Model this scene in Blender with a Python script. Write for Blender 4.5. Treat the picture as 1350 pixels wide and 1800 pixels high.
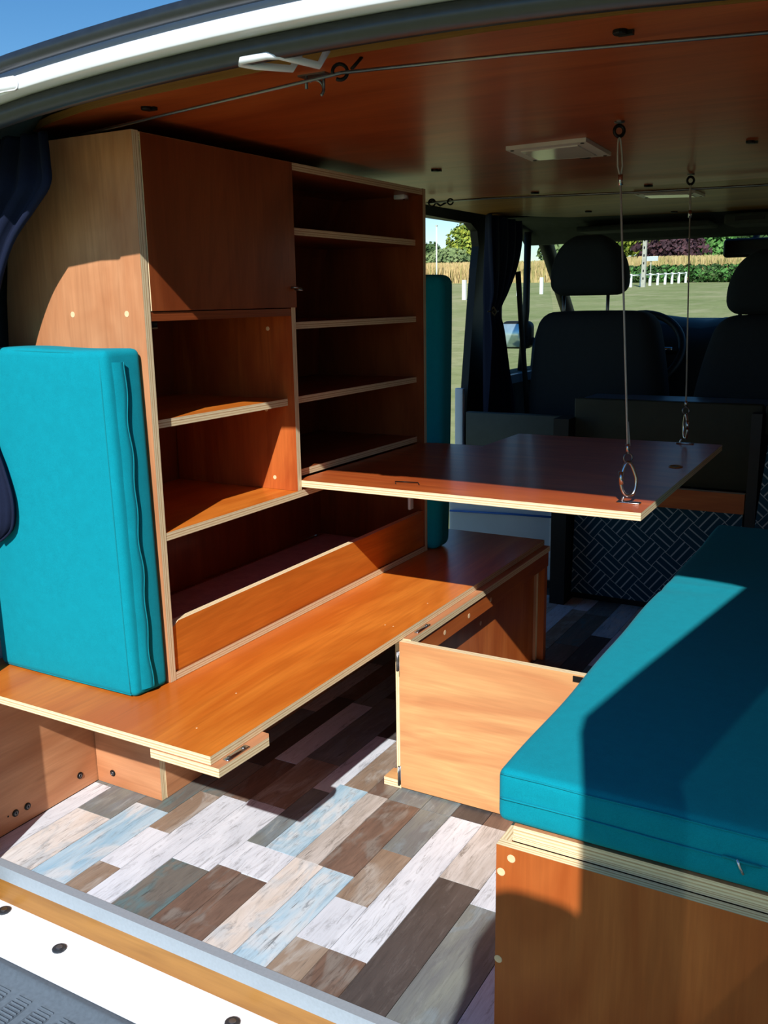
import bpy, bmesh, math, random
from mathutils import Vector, Matrix, Quaternion
random.seed(7)
scene = bpy.context.scene
COL = scene.collection
for o in list(bpy.data.objects): bpy.data.objects.remove(o)

# ------------------------------------------------------------------ camera
FOCAL_PX = 1632.4165
cam_d = bpy.data.cameras.new('camera'); cam = bpy.data.objects.new('camera', cam_d); COL.objects.link(cam)
cam_d.sensor_fit = 'VERTICAL'; cam_d.sensor_height = 36.0; cam_d.lens = FOCAL_PX/1800*36
cam_d.clip_start = 0.03; cam_d.clip_end = 2000
yaw, pit, roll = -0.5214, -0.2241, -0.0165
fw = Vector((math.sin(yaw)*math.cos(pit), math.cos(yaw)*math.cos(pit), math.sin(pit)))
rt = Vector((math.cos(yaw), -math.sin(yaw), 0)); up = rt.cross(fw)
r2 = rt*math.cos(roll)+up*math.sin(roll); u2 = -rt*math.sin(roll)+up*math.cos(roll)
mw = Matrix((( r2.x, u2.x, -fw.x, 1.1331), (r2.y, u2.y, -fw.y, -1.1798), (r2.z, u2.z, -fw.z, 0.6760), (0,0,0,1)))
cam.matrix_world = mw
scene.camera = cam

# ------------------------------------------------------------------ light
SUN = Vector((0.2574, -0.7446, 0.6159)).normalized()      # towards the sun
w = bpy.data.worlds.new('world'); scene.world = w; w.use_nodes = True
nt = w.node_tree; nt.nodes.clear()
sky = nt.nodes.new('ShaderNodeTexSky'); sky.sky_type = 'NISHITA'; sky.sun_disc = False
sky.sun_elevation = math.asin(SUN.z); sky.sun_rotation = math.atan2(SUN.x, SUN.y)
sky.altitude = 50; sky.air_density = 1.0; sky.dust_density = 0.0; sky.ozone_density = 3.0
bg = nt.nodes.new('ShaderNodeBackground'); bg.inputs['Strength'].default_value = 0.12
wo = nt.nodes.new('ShaderNodeOutputWorld')
hs = nt.nodes.new('ShaderNodeHueSaturation'); hs.inputs['Saturation'].default_value = 1.3
nt.links.new(sky.outputs[0], hs.inputs['Color']); nt.links.new(hs.outputs[0], bg.inputs[0]); nt.links.new(bg.outputs[0], wo.inputs[0])
sl = bpy.data.lights.new('sun', 'SUN'); sl.energy = 5.9; sl.angle = math.radians(0.53); sl.color = (1.0, 0.965, 0.92)
so = bpy.data.objects.new('sun', sl); COL.objects.link(so)
so.rotation_euler = SUN.to_track_quat('Z', 'Y').to_euler(); so.location = (3, -8, 7)
scene.view_settings.view_transform = 'Standard'; scene.view_settings.look = 'None'
scene.view_settings.exposure = 0.0; scene.view_settings.gamma = 1.0
scene.view_settings.use_curve_mapping = False

# ------------------------------------------------------------------ material helpers
def lin(h):
    c = [int(h[i:i+2], 16)/255 for i in (0, 2, 4)]
    return tuple(((v+0.055)/1.055)**2.4 if v > 0.04045 else v/12.92 for v in c)+(1.0,)
class NT:
    def __init__(s, name):
        s.m = bpy.data.materials.new(name); s.m.use_nodes = True; s.t = s.m.node_tree; s.t.nodes.clear()
        s.out = s.n('ShaderNodeOutputMaterial')
    def n(s, ty, **kw):
        nd = s.t.nodes.new(ty)
        for k, v in kw.items(): setattr(nd, k, v)
        return nd
    def l(s, a, b): s.t.links.new(a, b)
    def math(s, op, a, b=None, c=None):
        nd = s.n('ShaderNodeMath', operation=op)
        for i, v in enumerate((a, b, c)):
            if v is None: continue
            if isinstance(v, (int, float)): nd.inputs[i].default_value = v
            else: s.l(v, nd.inputs[i])
        return nd.outputs[0]
    def mapping(s, vec, scale=(1,1,1), loc=(0,0,0), rot=(0,0,0)):
        nd = s.n('ShaderNodeMapping'); nd.inputs['Scale'].default_value = scale
        nd.inputs['Location'].default_value = loc; nd.inputs['Rotation'].default_value = rot
        s.l(vec, nd.inputs['Vector']); return nd.outputs[0]
    def noise(s, vec, scale=1, detail=3, rough=0.55, dist=0.0):
        nd = s.n('ShaderNodeTexNoise'); s.l(vec, nd.inputs['Vector'])
        nd.inputs['Scale'].default_value = scale; nd.inputs['Detail'].default_value = detail
        nd.inputs['Roughness'].default_value = rough; nd.inputs['Distortion'].default_value = dist
        return nd.outputs[0]
    def ramp(s, fac, stops, interp='LINEAR'):
        nd = s.n('ShaderNodeValToRGB'); cr = nd.color_ramp; cr.interpolation = interp
        while len(cr.elements) < len(stops): cr.elements.new(0.5)
        for e, (p, c) in zip(cr.elements, stops):
            e.position = p; e.color = c if len(c) == 4 else tuple(c)+(1,)
        s.l(fac, nd.inputs[0]); return nd.outputs[0]
    def mix(s, fac, a, b, blend='MIX'):
        nd = s.n('ShaderNodeMix', data_type='RGBA', blend_type=blend)
        for i, v in ((0, fac), (6, a), (7, b)):
            if isinstance(v, (int, float)): nd.inputs[i].default_value = v
            elif isinstance(v, tuple): nd.inputs[i].default_value = v
            else: s.l(v, nd.inputs[i])
        return nd.outputs[2]
    def bsdf(s, color=None, rough=0.5, metal=0.0, spec=0.5, coat=0.0, sheen=0.0):
        b = s.n('ShaderNodeBsdfPrincipled')
        if isinstance(color, tuple): b.inputs['Base Color'].default_value = color
        elif color is not None: s.l(color, b.inputs['Base Color'])
        if isinstance(rough, (int, float)): b.inputs['Roughness'].default_value = rough
        else: s.l(rough, b.inputs['Roughness'])
        b.inputs['Metallic'].default_value = metal; b.inputs['Specular IOR Level'].default_value = spec
        b.inputs['Coat Weight'].default_value = coat; b.inputs['Coat Roughness'].default_value = 0.15
        b.inputs['Sheen Weight'].default_value = sheen
        s.l(b.outputs[0], s.out.inputs[0]); s.b = b; return b
    def bump(s, h, strength=0.2, dist=0.002):
        nd = s.n('ShaderNodeBump'); nd.inputs['Strength'].default_value = strength; nd.inputs['Distance'].default_value = dist
        s.l(h, nd.inputs['Height']); s.l(nd.outputs[0], s.b.inputs['Normal'])
    def uv(s): return s.n('ShaderNodeUVMap').outputs[0]
    def obj(s): return s.n('ShaderNodeTexCoord').outputs['Object']
    def pos(s): return s.n('ShaderNodeNewGeometry').outputs['Position']
    def rnd(s): return s.n('ShaderNodeObjectInfo').outputs['Random']

def simple(name, hexc, rough=0.5, metal=0.0, spec=0.5, var=0.12, scale=30, bump=0.0, sheen=0.0):
    t = NT(name); c = lin(hexc)
    o = t.obj(); nz = t.noise(o, scale, 4)
    d = tuple(v*(1-var) for v in c[:3])+(1,); l_ = tuple(min(1, v*(1+var)) for v in c[:3])+(1,)
    col = t.ramp(nz, [(0.3, d), (0.7, l_)])
    t.bsdf(col, rough, metal, spec, sheen=sheen)
    if bump: t.bump(nz, bump, 0.001)
    return t.m

def veneer(name, dark, light, rough=0.4, coat=0.25, streak=0.5):
    t = NT(name); uv = t.uv()
    off = t.n('ShaderNodeCombineXYZ'); r = t.rnd()
    t.l(t.math('MULTIPLY', r, 37.0), off.inputs[0]); t.l(t.math('MULTIPLY', r, 61.0), off.inputs[1])
    ad = t.n('ShaderNodeVectorMath', operation='ADD'); t.l(uv, ad.inputs[0]); t.l(off.outputs[0], ad.inputs[1]); v = ad.outputs[0]
    broad = t.noise(t.mapping(v, (1.2, 5.5, 1)), 1, 3, 0.55, 2.2)
    fine = t.noise(t.mapping(v, (6, 150, 1)), 1, 4, 0.65, 0.3)
    flame = t.noise(t.mapping(v, (2.5, 22, 1)), 1, 2, 0.5, 2.5)
    c1 = t.ramp(broad, [(0.34, lin(dark)), (0.66, lin(light))])
    dk = tuple(x*0.62 for x in lin(dark)[:3])+(1,)
    c2 = t.mix(t.math('MULTIPLY', t.ramp(flame, [(0.5, (0,0,0,1)), (0.75, (1,1,1,1))]), streak), c1, dk)
    c3 = t.mix(t.math('MULTIPLY', t.ramp(fine, [(0.42, (1,1,1,1)), (0.62, (0,0,0,1))]), 0.18), c2, dk)
    t.bsdf(c3, rough, 0, 0.3, coat); t.bump(fine, 0.06, 0.0006)
    return t.m

def ply_edge():
    t = NT('plywood_edge'); uv = t.uv()
    sx = t.n('ShaderNodeSeparateXYZ'); t.l(uv, sx.inputs[0])
    nz = t.noise(t.mapping(uv, (9, 1.2, 1)), 1, 2)
    y = t.math('ADD', sx.outputs[1], t.math('MULTIPLY', t.math('SUBTRACT', nz, 0.5), 0.05))
    cream = lin('efdfb8'); mid = lin('d8bf92'); br = lin('bd9468')
    col = t.ramp(y, [(0.0, br), (0.07, cream), (0.2, cream), (0.23, mid), (0.34, mid), (0.37, cream), (0.5, cream), (0.53, mid), (0.64, br), (0.67, cream), (0.82, cream), (0.86, mid), (0.96, cream), (1.0, br)], 'LINEAR')
    fine = t.noise(t.mapping(uv, (60, 9, 1)), 1, 4, 0.7)
    col = t.mix(t.math('MULTIPLY', t.ramp(fine, [(0.45, (0,0,0,1)), (0.8, (1,1,1,1))]), 0.35), col, lin('9a7048'))
    t.bsdf(col, 0.6, 0, 0.3); return t.m

def fabric(name, hexc, var=0.18, sheen=0.15):
    t = NT(name); o = t.obj(); c = lin(hexc)
    n1 = t.noise(o, 900, 2, 0.6); n2 = t.noise(o, 60, 4, 0.6)
    d = tuple(v*(1-var) for v in c[:3])+(1,); l_ = tuple(min(1, v*(1+var)) for v in c[:3])+(1,)
    col = t.mix(0.5, t.ramp(n1, [(0.35, d), (0.65, l_)]), t.ramp(n2, [(0.1, d), (0.9, l_)]))
    t.bsdf(col, 0.9, 0, 0.08, 0, sheen*0.2); t.bump(n1, 0.25, 0.0006); return t.m

def plank_mat(name, base, alt, wear, amt=0.5, grain='6d6a66', gamt=0.35, third=None):
    t = NT(name); p = t.pos(); r = t.rnd()
    cx = t.n('ShaderNodeCombineXYZ'); t.l(t.math('MULTIPLY', r, 19.0), cx.inputs[0]); t.l(t.math('MULTIPLY', r, 43.0), cx.inputs[1])
    ad = t.n('ShaderNodeVectorMath', operation='ADD'); t.l(p, ad.inputs[0]); t.l(cx.outputs[0], ad.inputs[1]); v = ad.outputs[0]
    big = t.noise(t.mapping(v, (22, 4.5, 1)), 1, 4, 0.6, 0.8)
    med = t.noise(t.mapping(v, (14, 6, 1)), 1, 3, 0.6, 1.5)
    fine = t.noise(t.mapping(v, (260, 12, 1)), 1, 6, 0.75, 0.6)
    pat = t.noise(t.mapping(v, (60, 10, 1)), 1, 8, 0.8, 1.4)
    crack = t.noise(t.mapping(v, (120, 5, 1)), 1, 3, 0.6, 2.0)
    c = t.mix(t.ramp(big, [(0.36, (0,0,0,1)), (0.64, (1,1,1,1))]), lin(base), lin(alt))
    if third: c = t.mix(t.math('MULTIPLY', t.ramp(med, [(0.5, (0,0,0,1)), (0.62, (1,1,1,1))]), 0.8), c, lin(third))
    wm = t.math('MULTIPLY', t.ramp(pat, [(0.52, (0,0,0,1)), (0.66, (1,1,1,1))]), t.ramp(med, [(0.35, (0.25,0.25,0.25,1)), (0.6, (1,1,1,1))]))
    c = t.mix(t.math('MULTIPLY', wm, amt), c, lin(wear))
    c = t.mix(t.math('MULTIPLY', t.ramp(fine, [(0.5, (0,0,0,1)), (0.72, (1,1,1,1))]), gamt), c, lin(grain))
    c = t.mix(t.math('MULTIPLY', t.ramp(crack, [(0.66, (0,0,0,1)), (0.70, (1,1,1,1))]), 0.7), c, lin('3c3a3a'))
    t.bsdf(c, 0.42, 0, 0.4); t.bump(fine, 0.15, 0.0008); return t.m

def fret_fabric():
    t = NT('fretwork_fabric'); uv = t.uv()
    sx = t.n('ShaderNodeSeparateXYZ'); t.l(t.mapping(uv, (44, 44, 1), rot=(0, 0, math.radians(38))), sx.inputs[0])
    X, Y = sx.outputs[0], sx.outputs[1]
    cu = t.math('FLOOR', t.math('DIVIDE', t.math('ADD', X, Y), 3.0))
    # steps: alternate stripe direction in skewed cells
    cv = t.math('FLOOR', t.math('DIVIDE', t.math('SUBTRACT', X, t.math('MULTIPLY', Y, 0.0)), 3.0))
    cw = t.math('FLOOR', t.math('DIVIDE', Y, 3.0))
    par = t.math('MODULO', t.math('ABSOLUTE', t.math('ADD', cv, cw)), 2.0)
    sxp = t.math('PINGPONG', X, 0.5); syp = t.math('PINGPONG', Y, 0.5)
    d = t.math('ADD', t.math('MULTIPLY', sxp, par), t.math('MULTIPLY', syp, t.math('SUBTRACT', 1.0, par)))
    line = t.math('LESS_THAN', d, 0.10)
    col = t.mix(line, lin('24485a'), lin('9db0b6'))
    t.bsdf(col, 0.9, 0, 0.1); return t.m

def glass(name, tint=(0.86, 0.93, 0.90), gloss=0.05):
    t = NT(name)
    tr = t.n('ShaderNodeBsdfTransparent'); tr.inputs[0].default_value = tint+(1,)
    gl = t.n('ShaderNodeBsdfGlossy'); gl.inputs['Roughness'].default_value = 0.02
    mx = t.n('ShaderNodeMixShader'); mx.inputs[0].default_value = gloss
    t.l(tr.outputs[0], mx.inputs[1]); t.l(gl.outputs[0], mx.inputs[2]); t.l(mx.outputs[0], t.out.inputs[0]); return t.m

def foliage(name, a, b):
    t = NT(name); p = t.pos()
    nz = t.noise(p, 0.9, 4, 0.7)
    c = t.ramp(nz, [(0.35, lin(a)), (0.65, lin(b))]); t.bsdf(c, 0.7, 0, 0.2); return t.m

V_ORANGE = veneer('varnished_okoume', 'c2621c', 'de812e', 0.36, 0.15, 0.3)
V_TABLE = veneer('varnished_okoume_table', 'a24a20', 'c2662f', 0.4, 0.08, 0.5)
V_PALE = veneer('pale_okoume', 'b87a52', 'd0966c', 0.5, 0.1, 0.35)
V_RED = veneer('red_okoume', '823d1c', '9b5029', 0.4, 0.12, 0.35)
V_FOLD = veneer('light_okoume', 'c88858', 'e0ae74', 0.45, 0.15, 0.25)
V_BROWN = veneer('brown_okoume', 'a8511f', 'c26c33', 0.4, 0.12, 0.25)
V_CEIL = veneer('ceiling_okoume', '98411d', 'b45627', 0.38, 0.08, 0.35)
V_OAK = veneer('oak_strip_lit_ceiling', '8f6129', 'a8783a', 0.5, 0.1, 0.3)
PLY = ply_edge()
TEAL = fabric('teal_canvas', '078a9c')
TEALD = fabric('teal_canvas_deep', '0c7f8c')
NAVY = fabric('navy_curtain', '1b2238', 0.25, 0.05)
SEATF = fabric('seat_fabric', '2a3138', 0.2, 0.05)
CHROME = simple('zinc_metal', 'c9ccd0', 0.22, 1.0, 0.5, 0.08, 80)
STEEL = simple('grey_steel', '84868a', 0.35, 1.0, 0.5, 0.1, 80)
DARKM = simple('black_iron', '1c1a19', 0.45, 0.6)
BLACK = simple('black_rubber', '1f252c', 0.36, 0, 0.7, 0.2, 60, 0.1)
BLACKP = simple('black_plastic', '15181b', 0.55, 0, 0.4, 0.15, 50)
WHITEP = simple('white_paint', 'e9edf2', 0.25, 0, 0.5, 0.03, 8)
GREYP = simple('bumper_plastic', '56626d', 0.6, 0, 0.4, 0.12, 120, 0.15)
ALU = simple('brushed_aluminium', 'a9b6c0', 0.42, 0.35, 0.5, 0.05, 200)
LAMPW = simple('lamp_cover', 'd8d2cb', 0.4, 0, 0.5, 0.06, 20)
PLUG = simple('wood_plug', 'e8c79c', 0.6, 0, 0.3)
OLIVE = simple('dark_olive_board', '2f3023', 0.6, 0, 0.3)
FRIDGE = simple('fridge_white', 'b9c3cc', 0.4, 0, 0.4, 0.04, 10)
BLUEC = simple('blue_cord', '1d5fb0', 0.5)
MATR = simple('ribbed_mat_rubber', 'c09690', 0.75, 0, 0.2)
CONC = simple('concrete_pole', 'b3b1a6', 0.9, 0, 0.2, 0.15, 4)
WIREG = simple('coated_wire', 'a5a29e', 0.45, 0, 0.5)
FENCEW = simple('white_fence_paint', 'eef1ee', 0.6)
GLASS = glass('cab_glass'); TINT = glass('tinted_glass', (0.22, 0.25, 0.26))
FRET = fret_fabric()
LINER = simple('grey_headliner', '4a504d', 0.9, 0, 0.2)
ROOFP = simple('white_body', 'dfe4ea', 0.3, 0, 0.5, 0.03, 8)

# ------------------------------------------------------------------ object helpers
WL = {}
def wl(o): return WL.get(o, Vector((0,0,0)))
def add(name, verts, faces, mats, parent=None, fm=None, uvs=None, smooth=False, origin=None):
    vs = [Vector(v) for v in verts]
    if origin is None:
        mn = Vector([min(v[i] for v in vs) for i in range(3)]); mx = Vector([max(v[i] for v in vs) for i in range(3)])
        origin = (mn+mx)/2
    origin = Vector(origin)
    me = bpy.data.meshes.new(name); me.from_pydata([v-origin for v in vs], [], faces)
    for m in (mats if isinstance(mats, (list, tuple)) else [mats]): me.materials.append(m)
    if fm:
        for p, i in zip(me.polygons, fm): p.material_index = i
    if uvs:
        ul = me.uv_layers.new(name='UVMap'); k = 0
        for p, f in zip(me.polygons, uvs):
            for j, li in enumerate(p.loop_indices): ul.data[li].uv = f[j]
    if smooth:
        for p in me.polygons: p.use_smooth = True
    me.update()
    o = bpy.data.objects.new(name, me); COL.objects.link(o)
    WL[o] = origin
    if parent is not None: o.parent = parent; o.location = origin-wl(parent)
    else: o.location = origin
    return o
def tag(o, label=None, cat=None, group=None, kind=None):
    if label: o['label'] = label
    if cat: o['category'] = cat
    if group: o['group'] = group
    if kind: o['kind'] = kind
    return o
def thing(name, label, cat, loc, group=None, kind=None):
    o = bpy.data.objects.new(name, None); COL.objects.link(o); o.empty_display_size = 0.05
    o.location = loc; WL[o] = Vector(loc)
    return tag(o, label, cat, group, kind)
AX = {'x': 0, 'y': 1, 'z': 2}
def board(name, x, y, z, mat=None, parent=None, thin=None, grain=None, edge=None, smooth=False):
    """plywood board: two veneer faces across the thin axis, layered edges elsewhere"""
    mat = mat or V_BROWN; edge = edge or PLY
    lo = [x[0], y[0], z[0]]; hi = [x[1], y[1], z[1]]; sz = [hi[i]-lo[i] for i in range(3)]
    th = AX[thin] if thin else sz.index(min(sz))
    rest = [i for i in range(3) if i != th]
    g = AX[grain] if grain else max(rest, key=lambda i: sz[i])
    o_ = [i for i in rest if i != g][0]
    vs = [(a, b, c) for a in (lo[0], hi[0]) for b in (lo[1], hi[1]) for c in (lo[2], hi[2])]
    fs = [(0,1,3,2), (4,6,7,5), (0,4,5,1), (2,3,7,6), (0,2,6,4), (1,5,7,3)]
    fa = [0, 0, 1, 1, 2, 2]; fm = []; uvs = []
    for f, a in zip(fs, fa):
        if a == th:
            fm.append(0); uvs.append([(vs[i][g], vs[i][o_]) for i in f])
        else:
            fm.append(1); run = [i for i in rest if i != a][0]
            uvs.append([(vs[i][run], (vs[i][th]-lo[th])/sz[th]) for i in f])
    return add(name, vs, fs, [mat, edge], parent, fm, uvs)
def prism(name, pts, axis, a0, a1, mat, parent=None, edge=None, grain=0, smooth=False):
    """polygon pts (in the two other axes, in order) extruded along axis"""
    ax = AX[axis]; r = [i for i in range(3) if i != ax]; n = len(pts); vs = []
    for a in (a0, a1):
        for p in pts:
            v = [0,0,0]; v[ax] = a; v[r[0]] = p[0]; v[r[1]] = p[1]; vs.append(tuple(v))
    fs = [tuple(range(n)), tuple(range(2*n-1, n-1, -1))]; fm = [0, 0]
    gi = (lambda v: (v[r[grain]], v[r[1-grain]]))
    uvs = [[gi(vs[i]) for i in f] for f in fs]
    s = 0
    for i in range(n):
        j = (i+1) % n; fs.append((i, i+n, j+n, j)); fm.append(1)
        d = math.dist(pts[i], pts[j]); uvs.append([(s, 0), (s, 1), (s+d, 1), (s+d, 0)]); s += d
    o = add(name, vs, fs, [mat, edge or PLY], parent, fm, uvs)
    bm = bmesh.new(); bm.from_mesh(o.data); bmesh.ops.recalc_face_normals(bm, faces=bm.faces); bm.to_mesh(o.data); bm.free()
    return o
def box(name, x, y, z, mat, parent=None, bev=0.0, seg=2):
    vs = [(a, b, c) for a in x for b in y for c in z]
    fs = [(0,1,3,2), (4,6,7,5), (0,4,5,1), (2,3,7,6), (0,2,6,4), (1,5,7,3)]
    o = add(name, vs, fs, mat, parent)
    if bev:
        bm = bmesh.new(); bm.from_mesh(o.data)
        bmesh.ops.bevel(bm, geom=bm.edges[:], offset=bev, segments=seg, affect='EDGES', profile=0.5)
        for f in bm.faces: f.smooth = True
        bm.to_mesh(o.data); bm.free()
    return o
def axis_pts(lo, hi, r, n):
    L_ = hi-lo; e = [0, 0.12*r, 0.35*r, 0.65*r, r]
    mid = [r+(L_-2*r)*i/n for i in range(1, n)]
    return [lo+v for v in e+mid]+[hi-v for v in reversed(e)]
def rbox(name, x, y, z, r, mat, parent=None, n=(6,6,6), puff=(0,0,0), fn=None):
    """soft rounded box, optionally puffed and deformed"""
    A = [axis_pts(*x, r, n[0]), axis_pts(*y, r, n[1]), axis_pts(*z, r, n[2])]
    lo = [x[0], y[0], z[0]]; hi = [x[1], y[1], z[1]]
    idx = {}; vs = []; fs = []
    def vid(p):
        k = tuple(round(c, 6) for c in p)
        if k not in idx: idx[k] = len(vs); vs.append(Vector(p))
        return idx[k]
    for ax in range(3):
        b, c = [i for i in range(3) if i != ax]
        for side in (0, 1):
            for i in range(len(A[b])-1):
                for j in range(len(A[c])-1):
                    q = []
                    for (ii, jj) in ((i, j), (i+1, j), (i+1, j+1), (i, j+1)):
                        p = [0,0,0]; p[ax] = (lo, hi)[side][ax]; p[b] = A[b][ii]; p[c] = A[c][jj]; q.append(vid(p))
                    flip = (side == 0) ^ (ax == 1)
                    fs.append(tuple(reversed(q)) if flip else tuple(q))
    out = []
    for p in vs:
        q = Vector([min(max(p[i], lo[i]+r), hi[i]-r) for i in range(3)]); d = p-q
        if d.length > 1e-9: p = q+d.normalized()*r
        t = [2*(p[i]-lo[i])/(hi[i]-lo[i])-1 for i in range(3)]; pp = p.copy()
        for i in range(3):
            if puff[i]:
                b, c = [k for k in range(3) if k != i]
                g = max(0, 1-t[b]**4)*max(0, 1-t[c]**4)
                pp[i] += puff[i]*g*(t[i] if abs(t[i]) > 0.3 else 0)
        if fn: pp = fn(pp, t)
        out.append(pp)
    return add(name, out, fs, mat, parent, smooth=True)
def frames(pts, cyc):
    n = len(pts); T = []
    for i in range(n):
        a = pts[i-1] if (i > 0 or cyc) else pts[i]; b = pts[(i+1) % n] if (i < n-1 or cyc) else pts[i]
        T.append((b-a).normalized())
    u = T[0].orthogonal().normalized(); F = []
    for i in range(n):
        if i:
            q = T[i-1].rotation_difference(T[i]); u = (q @ u)
        u = (u-T[i]*u.dot(T[i])).normalized(); F.append((u, T[i].cross(u)))
    return F
def tube(name, pts, r, mat, parent=None, cyc=False, k=8, rz=None):
    pts = [Vector(p) for p in pts]; F = frames(pts, cyc); vs = []; fs = []; n = len(pts)
    rr = r if isinstance(r, (list, tuple)) else [r]*n
    for p, (u, v), q in zip(pts, F, rr):
        for j in range(k):
            a = 2*math.pi*j/k; vs.append(p+u*math.cos(a)*q+v*math.sin(a)*q*(rz or 1))
    for i in range(n if cyc else n-1):
        for j in range(k):
            a = i*k+j; b = i*k+(j+1) % k; c = ((i+1) % n)*k+(j+1) % k; d = ((i+1) % n)*k+j
            fs.append((a, b, c, d))
    if not cyc: fs.append(tuple(reversed(range(k)))); fs.append(tuple(range((n-1)*k, n*k)))
    return add(name, vs, fs, mat, parent, smooth=True)
def ring(name, c, R_, r, mat, parent=None, nrm=(0,0,1), a0=0, a1=360, n=20, k=6):
    nrm = Vector(nrm).normalized(); u = nrm.orthogonal().normalized(); v = nrm.cross(u); c = Vector(c)
    cyc = abs(a1-a0) >= 360
    m = n if cyc else n+1
    pts = [c+u*R_*math.cos(math.radians(a0+(a1-a0)*i/n))+v*R_*math.sin(math.radians(a0+(a1-a0)*i/n)) for i in range(m)]
    return tube(name, pts, r, mat, parent, cyc, k)
def disc(name, c, nrm, r, h, mat, parent=None, n=14, dome=0.0):
    c = Vector(c); nrm = Vector(nrm).normalized(); u = nrm.orthogonal().normalized(); v = nrm.cross(u)
    prof = [(1.0, 0.0), (1.0, h*0.7), (0.85, h)]
    vs = []; fs = []
    for q, hh in prof:
        for i in range(n):
            a = 2*math.pi*i/n; vs.append(c+nrm*hh+(u*math.cos(a)+v*math.sin(a))*r*q)
    for l_ in range(2):
        for i in range(n):
            j = (i+1) % n; fs.append((l_*n+i, l_*n+j, (l_+1)*n+j, (l_+1)*n+i))
    fs.append(tuple(range(2*n, 3*n)))
    return add(name, vs, fs, mat, parent)
def loft(name, rows, mat, parent=None, smooth=True, cyc=False):
    vs = [Vector(p) for r in rows for p in r]; m = len(rows[0]); fs = []
    for i in range(len(rows)-1):
        for j in range(m if cyc else m-1):
            fs.append((i*m+j, i*m+(j+1) % m, (i+1)*m+(j+1) % m, (i+1)*m+j))
    return add(name, vs, fs, mat, parent, smooth=smooth)
T_ = 0.0148      # plywood thickness
FL = -0.355      # van floor level
CZ = 0.975       # ceiling underside

# ================================================================== STRUCTURE
# ---- floor with separate planks
floor = box('floor', (-0.42, 1.42), (-0.172, 3.0), (FL-0.045, FL-0.003), BLACKP); tag(floor, kind='structure')
P_WHITE = plank_mat('plank_white', 'cdd3dc', 'dfe4ec', '75777a', 0.85, '8c8c8e', 0.4)
P_BLUE = plank_mat('plank_blue', '97bcd2', 'bcd2de', '66747e', 0.85, '74828c', 0.45, 'd2d6d8')
P_BEIGE = plank_mat('plank_beige', 'd4c9be', 'e2e0de', '77726e', 0.85, '8a8480', 0.4, 'bfc6ca')
P_BROWN = plank_mat('plank_brown', '80685a', '66544a', '4a3c36', 0.8, '3c322e', 0.5, '857f78')
P_LBROWN = plank_mat('plank_light_brown', '8e7a68', 'a09080', '62554c', 0.8, '524841', 0.5, 'b0aaa2')
P_GREY = plank_mat('plank_grey_green', '808680', '6c7174', 'a2a8a4', 0.6, '4c4e4e', 0.55, '7d8a90')
P_TEAL = plank_mat('plank_grey_teal', '66645f', '7a766e', '4c4a46', 0.7, '3e3e3c', 0.5, '5f7c80')
P_CHAR = plank_mat('plank_charcoal', '433f3e', '524c4a', '77716e', 0.6, '282626', 0.5)
P_GWHITE = plank_mat('plank_grey_white', 'b0a9a2', 'd2cecb', '6c665f', 0.9, '5c564f', 0.6)
NEAR = [  # x0, x1, y0, y1, material : read off the floor of the photograph
 (-0.366,-0.317,-0.172,0.125,P_WHITE),
 (-0.317,-0.223,-0.172,0.030,P_BEIGE), (-0.317,-0.223,0.030,0.20,P_GREY),
 (-0.223,-0.133,-0.172,0.105,P_BLUE), (-0.223,-0.133,0.105,0.30,P_TEAL),
 (-0.133,-0.078,-0.172,-0.085,P_LBROWN), (-0.133,-0.078,-0.085,0.047,P_WHITE), (-0.133,-0.078,0.047,0.205,P_LBROWN), (-0.133,-0.078,0.205,0.36,P_TEAL),
 (-0.078,-0.016,-0.172,0.215,P_WHITE), (-0.078,-0.016,0.215,0.40,P_BROWN),
 (-0.016,0.075,-0.172,-0.013,P_TEAL), (-0.016,0.075,-0.013,0.23,P_WHITE), (-0.016,0.075,0.23,0.44,P_LBROWN),
 (0.075,0.130,-0.172,0.013,P_BROWN), (0.130,0.191,-0.172,0.010,P_BROWN), (0.075,0.191,0.012,0.10,P_WHITE), (0.075,0.120,0.10,0.33,P_GREY), (0.120,0.191,0.10,0.372,P_BLUE),
 (0.191,0.255,-0.172,0.10,P_BEIGE), (0.191,0.243,0.10,0.368,P_GWHITE),
 (0.255,0.322,-0.172,0.10,P_BLUE), (0.243,0.322,0.10,0.366,P_BROWN),
 (0.322,0.388,-0.172,-0.085,P_LBROWN), (0.322,0.388,-0.085,0.036,P_WHITE), (0.322,0.388,0.036,0.203,P_LBROWN), (0.322,0.388,0.203,0.366,P_GREY),
 (0.388,0.459,-0.172,-0.085,P_BROWN), (0.388,0.459,-0.085,0.37,P_WHITE),
 (0.459,0.541,-0.172,0.174,P_CHAR), (0.459,0.541,0.174,0.37,P_GWHITE),
 (0.541,0.639,-0.172,0.13,P_GREY), (0.541,0.639,0.13,0.37,P_WHITE),
 (0.639,0.730,-0.172,0.20,P_WHITE), (0.639,0.730,0.20,0.37,P_GWHITE)]
g = 0.0006
def plank(x0, x1, y0, y1, m):
    o = box('plank', (x0+g, x1-g), (y0+g, y1-g), (FL-0.003, FL+random.uniform(-0.0003, 0.0003)), m, floor); return o
for a in NEAR: plank(*a)
cols = [-0.366,-0.317,-0.223,-0.133,-0.078,-0.016,0.075,0.130,0.191,0.243,0.322,0.388,0.459,0.541,0.639,0.730]
top = {}
for x0, x1, y0, y1, m in NEAR:
    for i in range(len(cols)-1):
        if x0 < (cols[i]+cols[i+1])/2 < x1: top[i] = max(top.get(i, -1), y1)
MM = [P_WHITE, P_BLUE, P_BEIGE, P_BROWN, P_LBROWN, P_GREY, P_TEAL, P_CHAR, P_GWHITE, P_BROWN, P_GREY]
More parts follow.
